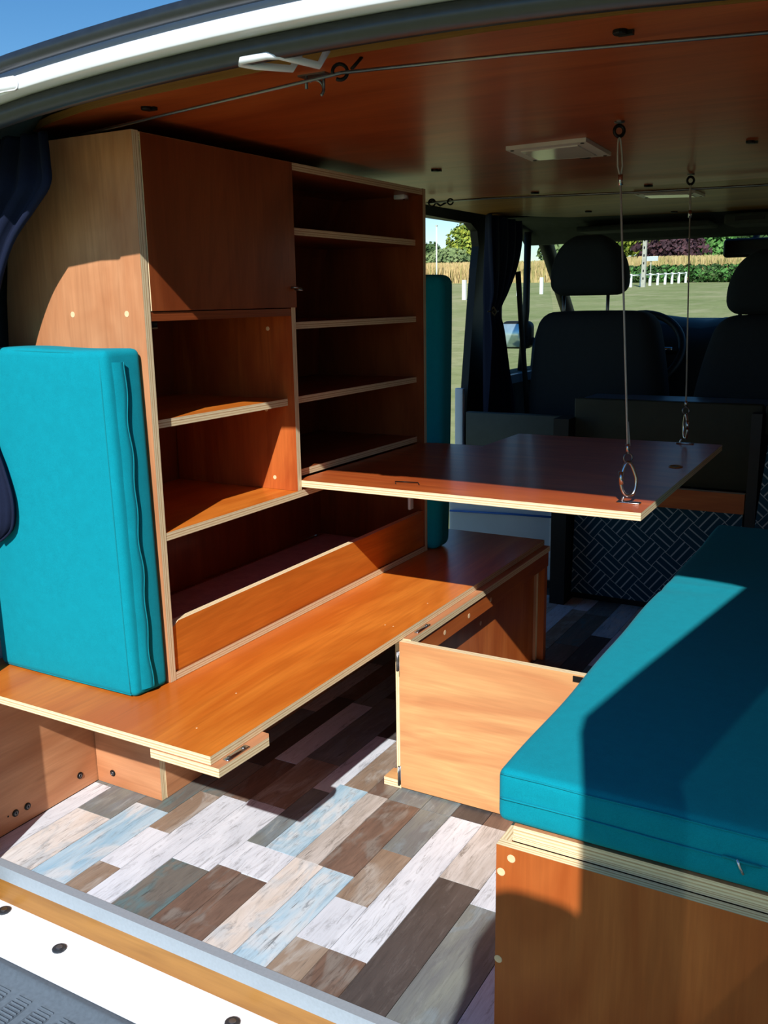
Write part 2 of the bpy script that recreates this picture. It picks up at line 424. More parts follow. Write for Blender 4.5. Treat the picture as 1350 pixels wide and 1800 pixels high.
for i in range(len(cols)-1):
    y = top.get(i, -0.172); last = None
    while y < 2.05:
        e = y+random.uniform(0.2, 0.42); e = min(e, 2.1); m = random.choice([q for q in MM if q is not last]); last = m
        plank(cols[i], cols[i+1], y, e, m); y = e

# ---- rear sill: aluminium strip, oak strip, white metal step, bumper
tr = prism('trim_1', [(-0.172, FL-0.004), (-0.172, FL+0.0015), (-0.1895, FL+0.0015), (-0.1895, FL-0.028), (-0.1875, FL-0.028), (-0.1875, FL-0.004)], 'x', -0.335, 1.37, ALU, edge=ALU); tag(tr, kind='structure')
tr2 = board('trim_2', (-0.33, 1.36), (-0.1885, -0.172), (FL-0.085, FL-0.0275), V_OAK, None, 'y', 'x', V_OAK); tag(tr2, kind='structure')
sill = prism('trim_3', [(-0.16, -0.48), (-0.16, -0.4315), (-0.272, -0.4315), (-0.286, -0.436), (-0.289, -0.48)], 'x', -0.40, 1.44, WHITEP, edge=WHITEP); tag(sill, kind='structure')
for (sx, sy) in ((-0.067, -0.246), (-0.243, -0.222), (0.312, -0.236), (0.62, -0.245)):
    d = disc('sill_plug', (sx-0.02, sy+0.014, -0.432), (0,0,1), 0.0125, 0.004, BLACK, sill); disc('plug_center', (sx-0.02, sy+0.014, -0.4285), (0,0,1), 0.006, 0.0015, STEEL, d)
bump = thing('rear_bumper', 'dark grey plastic rear bumper step with ribbed tread pads', 'bumper', (0.52, -0.42, -0.9))
rows = []
for xx in (-0.42, -0.30, -0.1, 0.1, 0.3, 0.52, 0.74, 0.94, 1.14, 1.34, 1.46):
    b = 0.02*(((xx-0.52)/0.94)**2)
    rows.append([(xx, -0.288, -0.458), (xx, -0.2895, -0.441), (xx, -0.303, -0.438), (xx, -0.309, -0.447), (xx, -0.45+b, -0.453), (xx, -0.50+b, -0.462), (xx, -0.53+b, -0.49), (xx, -0.545+b, -0.60), (xx, -0.52+b, -0.72), (xx, -0.36, -0.74)])
bb = loft('bumper_shell', rows, GREYP, bump)
for i in range(22):
    cx = -0.125+0.052*i
    pts = [(cx+0.010, -0.320), (cx+0.030, -0.323), (cx+0.035, -0.334), (cx+0.030, -0.405), (cx+0.012, -0.420), (cx-0.006, -0.415), (cx-0.004, -0.341)]
    if i > 14: pts = [(1.04*1-p[0]+0.0, p[1]) for p in pts]
    pd = prism('tread_pad', pts, 'z', -0.451, -0.4485, GREYP, bump, GREYP)
    vs = []; fs = []
    for k in range(11):
        yy = -0.332-0.0075*k; a = cx-0.0015 if i <= 14 else None
        x0, x1 = min(p[0] for p in pts)+0.006, max(p[0] for p in pts)-0.004; q = len(vs)
        vs += [(x0, yy-0.0016, -0.4486), (x1, yy-0.0016, -0.4486), (x1, yy, -0.446), (x0, yy, -0.446), (x0, yy+0.0016, -0.4486), (x1, yy+0.0016, -0.4486)]
        fs += [(q, q+1, q+2, q+3), (q+3, q+2, q+5, q+4)]
    add('tread_ribs', vs, fs, GREYP, pd)
box('number_recess', (0.25, 0.79), (-0.552, -0.54), (-0.66, -0.55), BLACKP, bump)

# ---- rear body frame swept along the door aperture
def arc(x): return 0.956-0.083*(x-0.52)**2
LEFT = [(-0.295,-0.42), (-0.297,-0.2), (-0.297,0.0), (-0.297,0.15), (-0.297,0.3), (-0.296,0.45), (-0.294,0.58), (-0.290,0.70), (-0.280,0.79), (-0.258,0.850), (-0.215,0.892), (-0.150,0.914), (-0.100,0.922), (-0.040,0.9285)]
APT = LEFT+[(x, arc(x)) for x in (0.03, 0.1, 0.17, 0.24, 0.31, 0.38, 0.45, 0.52)]
APT = APT+[(1.04-x, z) for x, z in reversed(APT[:-1])]
def normals(P):
    N = []
    for i in range(len(P)):
        a = P[max(0, i-1)]; b = P[min(len(P)-1, i+1)]
        dx, dz = b[0]-a[0], b[1]-a[1]; l_ = math.hypot(dx, dz); N.append((-dz/l_, dx/l_))
    return N
NRM = normals(APT)
def at(off, y, P=APT, N=NRM): return [(p[0]+n[0]*off, y, p[1]+n[1]*off) for p, n in zip(P, N)]
prof = [(0.040, -0.165), (0.0265, -0.200), (0.0235, -0.2500), (0.0250, -0.2520), (0.0395, -0.2520), (0.0415, -0.2500), (0.0500, -0.2320), (0.0520, -0.2300), (0.0640, -0.2300), (0.0660, -0.2260), (0.086, -0.10)]
wr = loft('wall_rear', [at(o, y) for o, y in prof], WHITEP); tag(wr, kind='structure')
SE = []
tube('door_seal', at(0.0125, -0.213), 0.0145, BLACK, wr, k=10)
tube('outer_seal', at(0.0625, -0.247), 0.0103, BLACK, wr, k=10)
hb = box('hinge_pocket', (-0.01, 0.045), (-0.2575, -0.249), (0.960, 0.978), WHITEP, wr, 0.006)
# roof and upper body shell, continuous from the frame forwards
UP = [(p, n) for p, n in zip(APT, NRM) if p[1] > 0.05]
def shell(off, y, zmin=None): return [(p[0]+n[0]*off, y, p[1]+n[1]*off) for p, n in UP]
rs = loft('wall_body_rear', [shell(0.086, -0.10), shell(0.11, 0.25), shell(0.11, 1.06)], LINER); tag(rs, kind='structure')
RF = [(-0.42, 0.955), (-0.36, 1.005), (-0.2, 1.028), (0.1, 1.055), (0.52, 1.068), (0.94, 1.055), (1.24, 1.028), (1.40, 1.005), (1.46, 0.955)]
rf = loft('roof', [[(x, y, z) for x, z in RF] for y in (1.04, 1.6, 2.2, 2.72)], ROOFP); tag(rf, kind='structure')
wlf = box('wall_left', (-0.415, -0.395), (-0.20, 1.06), (-0.60, 0.26), ROOFP); tag(wlf, kind='structure')
wrt = box('wall_right', (1.435, 1.455), (-0.10, 2.35), (-0.60, 0.96), ROOFP); tag(wrt, kind='structure')
wrl = board('wall_lining_right', (1.385, 1.40), (-0.12, 2.1), (FL, 0.80), V_PALE, wrt, 'x', 'y')
# left sliding-door opening: jamb / B pillar and sill
bp = prism('door_jamb', [(2.075, -0.60), (2.068, 0.12), (2.085, 0.30), (2.125, 0.55), (2.165, 0.79), (2.185, 0.87), (2.170, 0.925), (2.11, 0.950), (1.06, 0.965), (1.06, 1.0), (2.42, 1.0), (2.42, 0.30), (2.42, -0.60)], 'x', -0.395, -0.365, BLACKP, edge=BLACKP); bp.name = 'wall_pillar_left'; tag(bp, kind='structure')
box('jamb_step', (-0.400, -0.366), (2.046, 2.0672), (-0.60, 0.345), WHITEP, bp, 0.004)
# make the jamb edge facing the opening white low down, black liner high
ls = box('sill_left', (-0.44, -0.33), (1.06, 2.10), (-0.60, FL-0.002), WHITEP); ls.name = 'trim_4'; tag(ls, kind='structure')

# ---- ceiling of three varnished panels
REAR = [(-0.30, 0.075), (-0.283, 0.0386), (-0.17, -0.010), (-0.0495, -0.0465), (0.0972, -0.0733), (0.3051, -0.096), (0.4677, -0.1098), (0.66, -0.1076), (0.819, -0.0874), (0.9535, -0.0543), (1.12, -0.01), (1.28, 0.05), (1.33, 0.085)]
cl = box('ceiling', (-0.29, 1.33), (0.12, 2.4), (0.99, 1.0), LINER); tag(cl, kind='structure')
c1 = prism('ceiling_panel', REAR+[(1.33, 0.905), (-0.30, 0.885)], 'z', CZ, CZ+0.012, V_CEIL, cl, V_OAK, grain=0)
c2 = prism('ceiling_panel', [(-0.30, 0.8865), (1.33, 0.9065), (1.33, 1.60), (-0.30, 1.515)], 'z', CZ, CZ+0.012, V_CEIL, cl, grain=0)
c3 = prism('ceiling_panel', [(-0.30, 1.5165), (1.33, 1.6015), (1.33, 2.72), (0.6, 2.62), (-0.09, 2.41), (-0.30, 2.12)], 'z', CZ, CZ+0.012, V_OAK, cl, grain=0)  # same ceiling wood; yellowish reflection painted in by using the oak colour
for (x, y, c) in ((0.05,-0.0156,c1), (0.7964,-0.0293,c1), (0.0954,0.893,c1), (0.4538,0.9,c1), (0.7962,0.90,c1), (1.1,0.90,c1), (0.1119,1.50,c2), (0.43,1.535,c2), (0.78,1.555,c2), (0.05,2.2,c3), (0.30,2.42,c3), (0.62,2.55,c3)):
    d = disc('screw_cap', (x, y, CZ+0.0002), (0,0,-1), 0.0085, 0.005, DARKM, c)
    box('screw_tab', (x-0.004, x+0.014), (y+0.002, y+0.010), (CZ-0.005, CZ-0.0002), DARKM, c)

# ================================================================== LEFT BENCH
B = thing('platform_bench', 'varnished orange plywood bench platform carrying the shelf unit', 'bench', (-0.06, 0.55, FL))
XB, YB, YF = 0.2488, -0.1859, 1.279
tb = board('top_board', (-0.385, XB), (YB, YF), (-T_, 0), V_ORANGE, B, 'z', 'y')
# support strip at the rear corner, chamfered end
prism('support_strip', [(0.126, -0.188), (0.266, -0.188), (0.270, -0.066), (0.262, -0.056), (0.225, -0.054), (0.126, -0.075)], 'z', -2*T_-0.001, -T_-0.0005, V_PALE, B, grain=1)
def plate(name, c, w_, l_, parent, z):
    p = box(name, (c[0]-w_/2, c[0]+w_/2), (c[1]-l_/2, c[1]+l_/2), (z, z+0.0025), CHROME, parent, 0.001, 1)
    for s in (-1, 1): disc('screw', (c[0], c[1]+s*l_*0.33, z+0.0025), (0,0,1), w_*0.28, 0.001, STEEL, p, 8)
    return p
plate('latch_plate', (0.2595, -0.137), 0.0115, 0.055, B, -T_)
board('front_rail', (0.10, 0.2665), (0.432, YF-0.002), (-2*T_-0.001, -T_-0.0005), V_PALE, B, 'z', 'y')
board('apron', (0.249, 0.2635), (0.436, YF-0.004), (-0.074, -2*T_-0.0015), V_BROWN, B, 'x', 'y')
plate('hinge_plate', (0.2585, 0.50), 0.0105, 0.06, B, -T_)
for yy, zz in ((0.60, -0.055), (0.73, -0.056), (0.86, -0.054)):
    disc('plug', (0.2633, yy, zz), (1,0,0), 0.006, 0.0007, PLUG, B, 10)
sp = board('side_panel', (0.222, 0.2365), (0.445, 1.234), (FL+0.001, -2*T_-0.0015), V_BROWN, B, 'x', 'z')
disc('plug', (0.2362, 1.04, -0.285), (1,0,0), 0.006, 0.0007, PLUG, B, 10); disc('plug', (0.2362, 0.86, -0.12), (1,0,0), 0.006, 0.0007, PLUG, B, 10)
board('end_panel', (-0.36, 0.2435), (1.2355, 1.2505), (FL+0.001, -2*T_-0.002), V_PALE, B, 'y', 'z')
board('end_panel', (-0.36, 0.262), (1.252, 1.272), (FL+0.001, -0.075), V_BROWN, B, 'y', 'z', V_BROWN)
# rear storage box: cross panel, wall panel, long panel
board('cross_panel', (-0.364, -0.1765), (0.133, 0.1478), (FL+0.001, -T_-0.001), V_PALE, B, 'y', 'x')
board('long_panel', (-0.190, -0.1755), (0.1483, 1.235), (FL+0.001, -T_-0.001), V_PALE, B, 'x', 'y')
board('wall_panel', (-0.381, -0.3665), (-0.155, 0.148), (FL+0.001, -T_-0.001), V_PALE, B, 'x', 'y')
for c, n_ in (((-0.3173, 0.133, -0.325), (0,-1,0)), ((-0.3665, 0.0847, -0.320), (1,0,0)), ((-0.3665, -0.0547, -0.322), (1,0,0)), ((-0.3665, -0.0842, -0.322), (1,0,0))):
    d = disc('bolt', c, n_, 0.0075, 0.0022, DARKM, B, 12); ring('bolt_recess', Vector(c)+Vector(n_)*0.0024, 0.0035, 0.001, STEEL, d, n_, n=10, k=5)
disc('screw_hole', (-0.3665, -0.1014, -0.3205), (1,0,0), 0.002, 0.0006, DARKM, B, 8)
for (x, y) in ((0.165, -0.12), (0.135, 0.02), (0.195, 0.45), (0.21, 0.62), (0.215, 0.45)): disc('filled_pinhole', (x, y, 0.0), (0,0,1), 0.0016, 0.0003, PLUG, B, 7)
# hinged swing-out panel
hp = prism('hinged_panel', [(0.2475, -0.350), (0.2475, -0.017), (0.688, -0.017), (0.688, -0.350)], 'y', 0.4162, 0.431, V_FOLD, B, grain=0)
tag(hp, 'pale plywood panel swung out at right angles to the bench')
for zz in (-0.062, -0.325):
    h = box('hinge', (0.2435, 0.2474), (0.4175, 0.4295), (zz-0.022, zz+0.022), CHROME, hp, 0.0008, 1)
    tube('hinge_pin', [(0.2425, 0.4165, zz-0.022), (0.2425, 0.4165, zz+0.022)], 0.0028, STEEL, hp, k=6)
lt = box('latch', (0.622, 0.655), (0.4140, 0.4165), (-0.031, -0.020), DARKM, hp); 
prism('hinge_block', [(0.205, 0.4175), (0.247, 0.4175), (0.247, 0.47), (0.205, 0.46)], 'z', FL+0.0005, FL+0.019, V_FOLD, B)

# ================================================================== SHELF UNIT
S = thing('shelf_unit', 'tall open plywood shelf unit with one closed upper door', 'shelf unit', (-0.17, 0.51, 0.0))
L_, H_ = 1.0306, 0.95; YD = 0.4240
PAN = [(0.0, 0.0005), (0.0, H_), (-0.205, H_), (-0.245, 0.935), (-0.290, 0.86), (-0.318, 0.79), (-0.337, 0.69), (-0.346, 0.60), (-0.355, 0.40), (-0.358, 0.0005)]
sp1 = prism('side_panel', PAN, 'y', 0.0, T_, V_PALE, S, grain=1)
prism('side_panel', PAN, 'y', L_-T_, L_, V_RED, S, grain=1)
def depth(z):
    P = [(-0.35, 0.0), (-0.345, 0.4), (-0.336, 0.6), (-0.327, 0.69), (-0.308, 0.79), (-0.28, 0.86), (-0.24, 0.93), (-0.2, 0.95)]
    for a, b in zip(P, P[1:]):
        if a[1] <= z <= b[1]: t = (z-a[1])/(b[1]-a[1]); return a[0]+(b[0]-a[0])*t+0.009
    return -0.19
back = [(depth(z), z) for z in (0.016, 0.4, 0.6, 0.69, 0.79, 0.86, 0.93, 0.949)]
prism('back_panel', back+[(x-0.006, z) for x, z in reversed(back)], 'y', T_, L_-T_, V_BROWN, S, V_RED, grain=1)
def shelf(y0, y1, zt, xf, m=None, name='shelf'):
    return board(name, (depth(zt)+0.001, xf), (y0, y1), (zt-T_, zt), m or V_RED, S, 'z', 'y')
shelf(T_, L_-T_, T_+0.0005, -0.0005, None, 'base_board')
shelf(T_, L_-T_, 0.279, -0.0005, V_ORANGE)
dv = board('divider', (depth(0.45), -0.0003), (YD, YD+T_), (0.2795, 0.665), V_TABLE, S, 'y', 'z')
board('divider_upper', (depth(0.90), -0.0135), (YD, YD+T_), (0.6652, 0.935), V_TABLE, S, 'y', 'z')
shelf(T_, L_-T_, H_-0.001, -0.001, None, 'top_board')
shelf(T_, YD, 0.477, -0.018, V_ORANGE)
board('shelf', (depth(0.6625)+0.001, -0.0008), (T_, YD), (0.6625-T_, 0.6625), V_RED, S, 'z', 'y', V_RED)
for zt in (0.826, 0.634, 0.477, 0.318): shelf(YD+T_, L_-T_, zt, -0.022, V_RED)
fb = prism('front_board', [(T_+0.0005, T_+0.001), (T_+0.0005, 0.098), (0.035, 0.109), (L_-T_-0.0005, 0.113), (L_-T_-0.0005, T_+0.001)], 'x', -0.019, -0.0045, V_ORANGE, S, grain=0)
dr = board('door', (-0.0128, 0.0012), (0.0175, 0.4425), (0.6645, 0.948), V_RED, S, 'x', 'z'); tag(dr, 'closed plywood door of the upper compartment')
lk = tube('door_latch', [(0.001, 0.425, 0.704), (0.012, 0.429, 0.705), (0.014, 0.443, 0.702), (0.002, 0.450, 0.7035)], 0.0022, STEEL, dr)
tube('latch_pin', [(0.001, 0.437, 0.701), (0.019, 0.441, 0.699)], 0.0018, STEEL, dr)
def catch(x, y, z, m1, name='magnet_catch'):
    b_ = box(name, (x-0.030, x), (y, y+0.026), (z-0.011, z), m1, S, 0.0015, 1); box('catch_plate', (x-0.004, x+0.0015), (y+0.003, y+0.023), (z-0.013, z-0.0105), CHROME, b_)
catch(-0.010, T_+0.001, 0.6475, DARKM)
catch(-0.030, L_-T_-0.045, 0.9345, WHITEP); 
box('hinge_arm', (-0.020, -0.012), (0.955, 0.975), (0.128, 0.165), WHITEP, S, 0.002)
for (x, z) in ((-0.1691, 0.6603), (-0.0397, 0.6604)): disc('plug', (x, 0.0, z), (0,-1,0), 0.0052, 0.0006, PLUG, S, 10)
for (x, z) in ((-0.060, 0.305), (-0.075, 0.452), (-0.062, 0.622)): disc('screw', (x, YD, z), (0,-1,0), 0.0045, 0.0009, PLUG, S, 10)
# ribbed mat on the bottom of the unit
vs = []; fs = []; n = 190
for i in range(n+1):
    y = 0.022+0.985*i/n; z = T_+0.0012+(0.0022 if i % 2 else 0.0006)
    vs += [(-0.322, y, z), (-0.026, y, z)]
    if i: fs.append((2*i-2, 2*i-1, 2*i+1, 2*i))
mt = add('shelf_mat', vs, fs, MATR); tag(mt, 'ribbed reddish mat lining the bottom compartment of the shelf unit', 'mat')

# ================================================================== TABLE
TB = thing('hanging_table', 'varnished plywood table top hung on two wire cables', 'table', (0.36, 0.86, 0.285))
y0 = YD+T_+0.0005; ZT = 0.3005
tt = prism('table_top', [(-0.015, y0), (0.729, y0), (0.7135, 1.30), (0.1625, 1.287), (0.1625, 1.038), (-0.015, 1.036)], 'z', ZT-T_, ZT, V_TABLE, TB, grain=0)
rim = ring('finger_hole', (0.679, 0.93, ZT+0.0004), 0.0135, 0.0022, V_OAK, TB, n=18)
disc('finger_hole_shade', (0.679, 0.93, ZT), (0,0,1), 0.0125, 0.0006, DARKM, TB)  # flat dark disc paints the shade inside the hole
tube('staple_hook', [(0.205, 0.487, ZT+0.001), (0.196, 0.500, ZT+0.003), (0.246, 0.509, ZT+0.003), (0.255, 0.497, ZT+0.001)], 0.0012, DARKM, TB)
for (cx, cy) in ((0.6877, 0.5101), (0.6248, 1.338-0.06)):
    p = box('eye_plate', (cx-0.022, cx+0.022), (cy-0.007, cy+0.007), (ZT, ZT+0.003), CHROME, TB, 0.001, 1)
    ring('eye_loop', (cx, cy, ZT+0.003), 0.0125, 0.0028, CHROME, p, (0,1,0), 90, 270, 14)
def cable(label, bot, topp, side):
    c = thing('suspension_cable', label, 'cable', bot, 'steel cables holding up the hanging table')
    bot = Vector(bot); topp = Vector(topp); d = (topp-bot).normalized()
    # carabiner (pear shape) in a plane containing d
    s = Vector((0.75, 0.66, 0)); s = (s-d*s.dot(d)).normalized()
    if side: s = Vector((-0.5, 0.86, 0)); s = (s-d*s.dot(d)).normalized()
    base = bot+Vector((0, 0, 0.0115)); H = 0.062; pts = []
    for i in range(28):
        a = 2*math.pi*i/28; h = (1-math.cos(a))/2; wdt = (0.0155 if h < 0.5 else 0.0155-(h-0.5)*2*0.0065)
        pts.append(base+d*H*h+s*wdt*math.sin(a)*(abs(math.sin(a))**-0.25 if abs(math.sin(a)) > 1e-3 else 1))
    tube('carabiner', pts, 0.0032, CHROME, c, True, 8)
    q = base+d*H*0.55-s*0.0145; tube('screw_sleeve', [q-d*0.012, q+d*0.012], 0.0044, CHROME, c, k=8)
    t0 = base+d*H
    ring('thimble', t0+d*0.009, 0.0085, 0.0018, STEEL, c, s.cross(d) if not side else s, n=16)
    tube('ferrule', [t0+d*0.020, t0+d*0.034], 0.0035, CHROME, c, k=8)
    tube('wire', [t0+d*0.016, topp-d*0.085], 0.0021, WIREG, c, k=6)
    tube('wire_tail', [t0+d*0.030+s*0.004, t0+d*0.075+s*0.002], 0.0016, WIREG, c, k=6)
    tube('top_ferrule', [topp-d*0.092, topp-d*0.074], 0.0046, CHROME, c, k=8)
    a = topp-d*0.076; lp = [a-s*0.0008]
    for i in range(9):
        t = i/8; lp.append(a+d*0.066*(0.25+0.75*math.sin(math.pi*t))-s*0.0045*math.cos(math.pi*t))
    lp.append(a+s*0.0008); tube('top_loop', lp, 0.0017, WIREG, c, k=6)
    e = thing('eye_bolt', 'black eye bolt in the ceiling above the '+('far' if side else 'near')+' table cable', 'eye bolt', tuple(topp+Vector((0,0,0.012))), 'ceiling eye bolts')
    ring('eye', topp, 0.0090, 0.0032, DARKM, e, Vector((0.62, -0.78, 0)), n=18)
    disc('collar', topp+Vector((0,0,CZ-topp.z)), (0,0,-1), 0.009, 0.003, STEEL, e)
cable('steel cable with carabiner holding the sunlit near corner of the table', (0.6877, 0.5101, ZT+0.003), (0.636, 0.536, CZ-0.016), 0)
cable('steel cable with carabiner holding the shaded far corner of the table', (0.6248, 1.278, ZT+0.003), (0.585, 1.36, CZ-0.016), 1)

# ================================================================== CUSHIONS
def cushion_seams(par, x, y, z, r, thin, mat):
    pass
# left back cushion standing on the bench against the shelf unit
LC = thing('back_cushion', 'sunlit turquoise cushion standing upright against the shelf unit end', 'cushion', (-0.20, -0.045, 0))
def lcf(p, t):
    if t[2] > 0.6: p.z += 0.004*math.sin(p.x*26+1)*(t[2]-0.6)
    p.x += -0.010*(p.z/0.6)+0.007*(p.y+0.0825)/0.0775*min(1, max(0, (t[0]+1)/2))
    return p
rbox('cover', (-0.360, -0.006), (-0.0825, -0.005), (0.001, 0.603), 0.011, TEAL, LC, (14, 6, 22), (0.0015, 0.004, 0.003), lcf)
def wave(z): return 0.0016*math.sin(z*62)+0.0010*math.sin(z*33+1)
zz = [0.012+0.572*i/90 for i in range(91)]
rows = [[(0.0050-0.010*z/0.6+o, yy+wave(z)*a, z) for z in zz] for (o, yy, a) in ((-0.0105, -0.070, 0.1), (-0.0065, -0.064, 0.3), (-0.0035, -0.056, 0.9), (-0.0022, -0.0495, 1.4), (-0.0040, -0.0475, 1.4), (-0.0110, -0.0490, 0.6))]
loft('zip_flap', rows, TEAL, LC)
tube('zip_piping', [(0.0030-0.010*z/0.6, -0.0482+wave(z)*1.4, z) for z in zz], 0.0013, TEALD, LC, k=6)
e = 0.0818
seam = [(-0.017, -e, 0.008), (-0.0185, -e-0.0012, 0.05), (-0.022, -e-0.0015, 0.3), (-0.026, -e-0.001, 0.55), (-0.027, -e, 0.592)]
tube('seam', seam, 0.0011, TEALD, LC, k=6)
tube('seam', [(-0.35, -e+0.004, 0.6005), (-0.2, -e+0.002, 0.6005), (-0.1, -e+0.003, 0.599), (-0.027, -e+0.002, 0.594)], 0.0012, TEALD, LC, k=6)
tube('seam', [(-0.018, -e+0.001, 0.0045), (-0.2, -e+0.001, 0.0035), (-0.35, -e+0.002, 0.0035)], 0.0011, TEALD, LC, k=6)
# right seat cushion
RC = thing('seat_cushion', 'long turquoise seat cushion on the right-hand bench, half in shadow', 'cushion', (1.02, 0.57, 0.007))
def rcf(p, t):
    if t[2] > 0.5:
        for yc, a in ((0.70, 0.0018), (0.765, 0.002), (0.80, 0.0014)):
            p.z -= a*math.exp(-((p.y-yc-0.05*(p.x-0.8))/0.006)**2)*math.exp(-((p.x-0.78)/0.09)**2)*3
    if t[0] < -0.5: p.x += 0.002*math.sin(p.y*7+1)+0.0012*math.sin(p.y*19)
    return p
rbox('cover', (0.7135, 1.325), (-0.1690, 1.315), (0.0150, 0.0890), 0.012, TEAL, RC, (10, 60, 4), (0.003, 0.002, 0.004), rcf)
tube('seam', [(0.718, -0.1675, 0.0830)]+[(0.725+0.59*i/12, -0.1697, 0.0840+0.0006*math.sin(i*2)) for i in range(13)], 0.0011, TEAL, RC, k=6)
tube('seam', [(0.7185, -0.1695, 0.0500)]+[(0.725+0.59*i/12, -0.1722, 0.0515+0.0008*math.sin(i)) for i in range(13)], 0.0013, TEAL, RC, k=6)
tube('zip_pull', [(0.992, -0.1730, 0.0525), (1.000, -0.1745, 0.053), (1.016, -0.175, 0.052), (1.034, -0.1738, 0.0515)], 0.0016, TEALD, RC)
tube('zip_pull', [(1.008, -0.175, 0.0545), (1.012, -0.1765, 0.046), (1.016, -0.1755, 0.038)], 0.0016, CHROME, RC)
# dark cushion beyond the shelf unit
FC = thing('back_cushion', 'dark shaded teal cushion leaning on the far end of the shelf unit', 'cushion', (-0.16, 1.075, 0))
def fcf(p, t): p.x += 0.012*(p.z/0.75); return p
rbox('cover', (-0.36, 0.030), (1.033, 1.118), (0.001, 0.738), 0.024, TEAL, FC, (8, 4, 10), (0.003, 0.004, 0.003), fcf)
tube('seam', [(0.031+0.012*z/0.75, 1.058, z) for z in (0.03, 0.3, 0.5, 0.71)], 0.0013, TEALD, FC, k=6)

# ================================================================== RIGHT BENCH
RB = thing('storage_bench', 'brown plywood storage bench under the long seat cushion', 'bench', (1.04, 0.55, FL))
XR, YR = 0.7194, -0.1834
board('front_panel', (XR, 1.33), (YR, YR+T_), (FL+0.001, -0.0084), V_BROWN, RB, 'y', 'z')
board('side_panel', (XR, XR+T_), (YR+T_+0.0004, 1.29), (FL+0.001, -0.0084), V_BROWN, RB, 'x', 'z')
board('end_panel', (XR, 1.33), (1.2905, 1.3055), (FL+0.001, -0.0084), V_BROWN, RB, 'y', 'z')
board('seat_board', (0.7365, 1.328), (-0.1682, 1.30), (0.0, 0.0148), V_PALE, RB, 'z', 'y')
board('inner_batten', (0.7348, 1.325), (-0.1664, 1.298), (-0.0083, -0.0002), V_RED, RB, 'z', 'x')
for (x, z) in ((0.7402, -0.0233), (0.7264, -0.0465), (0.724, -0.1771), (0.7245, -0.30)): disc('plug', (x, YR, z), (0,-1,0), 0.0056, 0.0006, PLUG, RB, 12)

# ================================================================== CEILING FITTINGS
def lamp(label, P):
    cx = sum(p[0] for p in P)/4; cy = sum(p[1] for p in P)/4
    t = thing('ceiling_lamp', label, 'lamp', (cx, cy, CZ), 'flat ceiling lamps')
    prism('cover', P, 'z', CZ-0.008, CZ-0.0003, LAMPW, t, LAMPW)
    for p in P:
        q = Vector((cx+(p[0]-cx)*0.88, cy+(p[1]-cy)*0.88, CZ-0.008)); disc('screw', q, (0,0,-1), 0.004, 0.0012, DARKM, t, 8)
    Q = [(cx+(p[0]-cx)*0.72, cy+(p[1]-cy)*0.72) for p in P]
    prism('diffuser', Q, 'z', CZ-0.0105, CZ-0.008, simple('diffuser', 'e3ded6', 0.12, 0, 0.5, 0.03), t, LAMPW)
lamp('flat white ceiling lamp above the table', [(0.366,0.673), (0.535,0.663), (0.522,0.877), (0.353,0.853)])
lamp('flat white ceiling lamp near the cab, seen edge-on', [(0.356,1.675), (0.516,1.745), (0.519,1.875), (0.352,1.80)])
hk = thing('ceiling_hook', 'round black hook tying up the rear curtain wire', 'hook', (0.468, -0.105, CZ))
ring('loop', (0.464, -0.108, 0.957), 0.0095, 0.0024, DARKM, hk, (0.5, -0.85, 0.1), 20, 330, 16)
tube('stem', [(0.476, -0.100, 0.960), (0.486, -0.09, CZ)], 0.0022, DARKM, hk)
ub = thing('ceiling_loop', 'small steel U-shaped loop hanging from the rear ceiling edge', 'hook', (0.385, -0.046, CZ))
ring('loop', (0.385, -0.046, 0.957), 0.0115, 0.0022, STEEL, ub, (0.5, -0.86, 0), 90, 270, 14)
tube('leg', [(0.375, -0.052, 0.957), (0.375, -0.052, CZ)], 0.0022, STEEL, ub); tube('leg', [(0.395, -0.040, 0.957), (0.395, -0.040, CZ)], 0.0022, STEEL, ub)
bpz = box('base_plate', (0.363, 0.407), (-0.055, -0.038), (CZ-0.002, CZ), STEEL, ub)
st = thing('door_striker', 'bent white metal striker loop under the rear roof edge', 'striker', (0.42, -0.2, 0.965))
tube('striker_bar', [(0.432, -0.150, 0.972), (0.428, -0.162, 0.955), (0.405, -0.205, 0.953), (0.393, -0.2185, 0.955), (0.400, -0.2245, 0.956), (0.436, -0.2225, 0.957), (0.447, -0.215, 0.957), (0.470, -0.165, 0.953), (0.474, -0.152, 0.972)], 0.0045, WHITEP, st, k=8)
cw = thing('curtain_wire', 'thin grey curtain wire stretched across the rear ceiling', 'wire', (0.4, -0.1, 0.955))
tube('wire', [(-0.306, 0.053, 0.955), (0.10, -0.036, 0.9545), (0.468, -0.111, 0.955)], 0.0022, STEEL, cw, k=6)
tube('wire', [(0.468, -0.111, 0.955), (0.68, -0.075, 0.955), (0.954, -0.0075, 0.955), (1.25, 0.06, 0.955)], 0.0022, STEEL, cw, k=6)
ring('end_hook', (-0.312, 0.052, 0.945), 0.009, 0.0018, STEEL, cw, (0.4, -0.9, 0), n=14)
cw2 = thing('curtain_wire', 'dark curtain wire stretched across the ceiling near the cab', 'wire', (0.3, 1.5, 0.955))
tube('wire', [(-0.183, 1.3957, 0.955), (0.0, 1.392, 0.956), (0.398, 1.50, 0.955), (0.736, 1.5467, 0.955), (1.2, 1.60, 0.955)], 0.003, STEEL, cw2, k=6)
tube('hook_clip', [(-0.178, 1.396, 0.955), (-0.165, 1.40, 0.962), (-0.14, 1.40, 0.945), (-0.12, 1.40, 0.954)], 0.003, DARKM, cw2)
ring('clip_ring', (-0.165, 1.395, 0.955), 0.010, 0.0024, DARKM, cw2, (0.4,-0.9,0), n=14); ring('clip_ring', (-0.105, 1.395, 0.954), 0.008, 0.0024, DARKM, cw2, (0.4,-0.9,0), n=14)

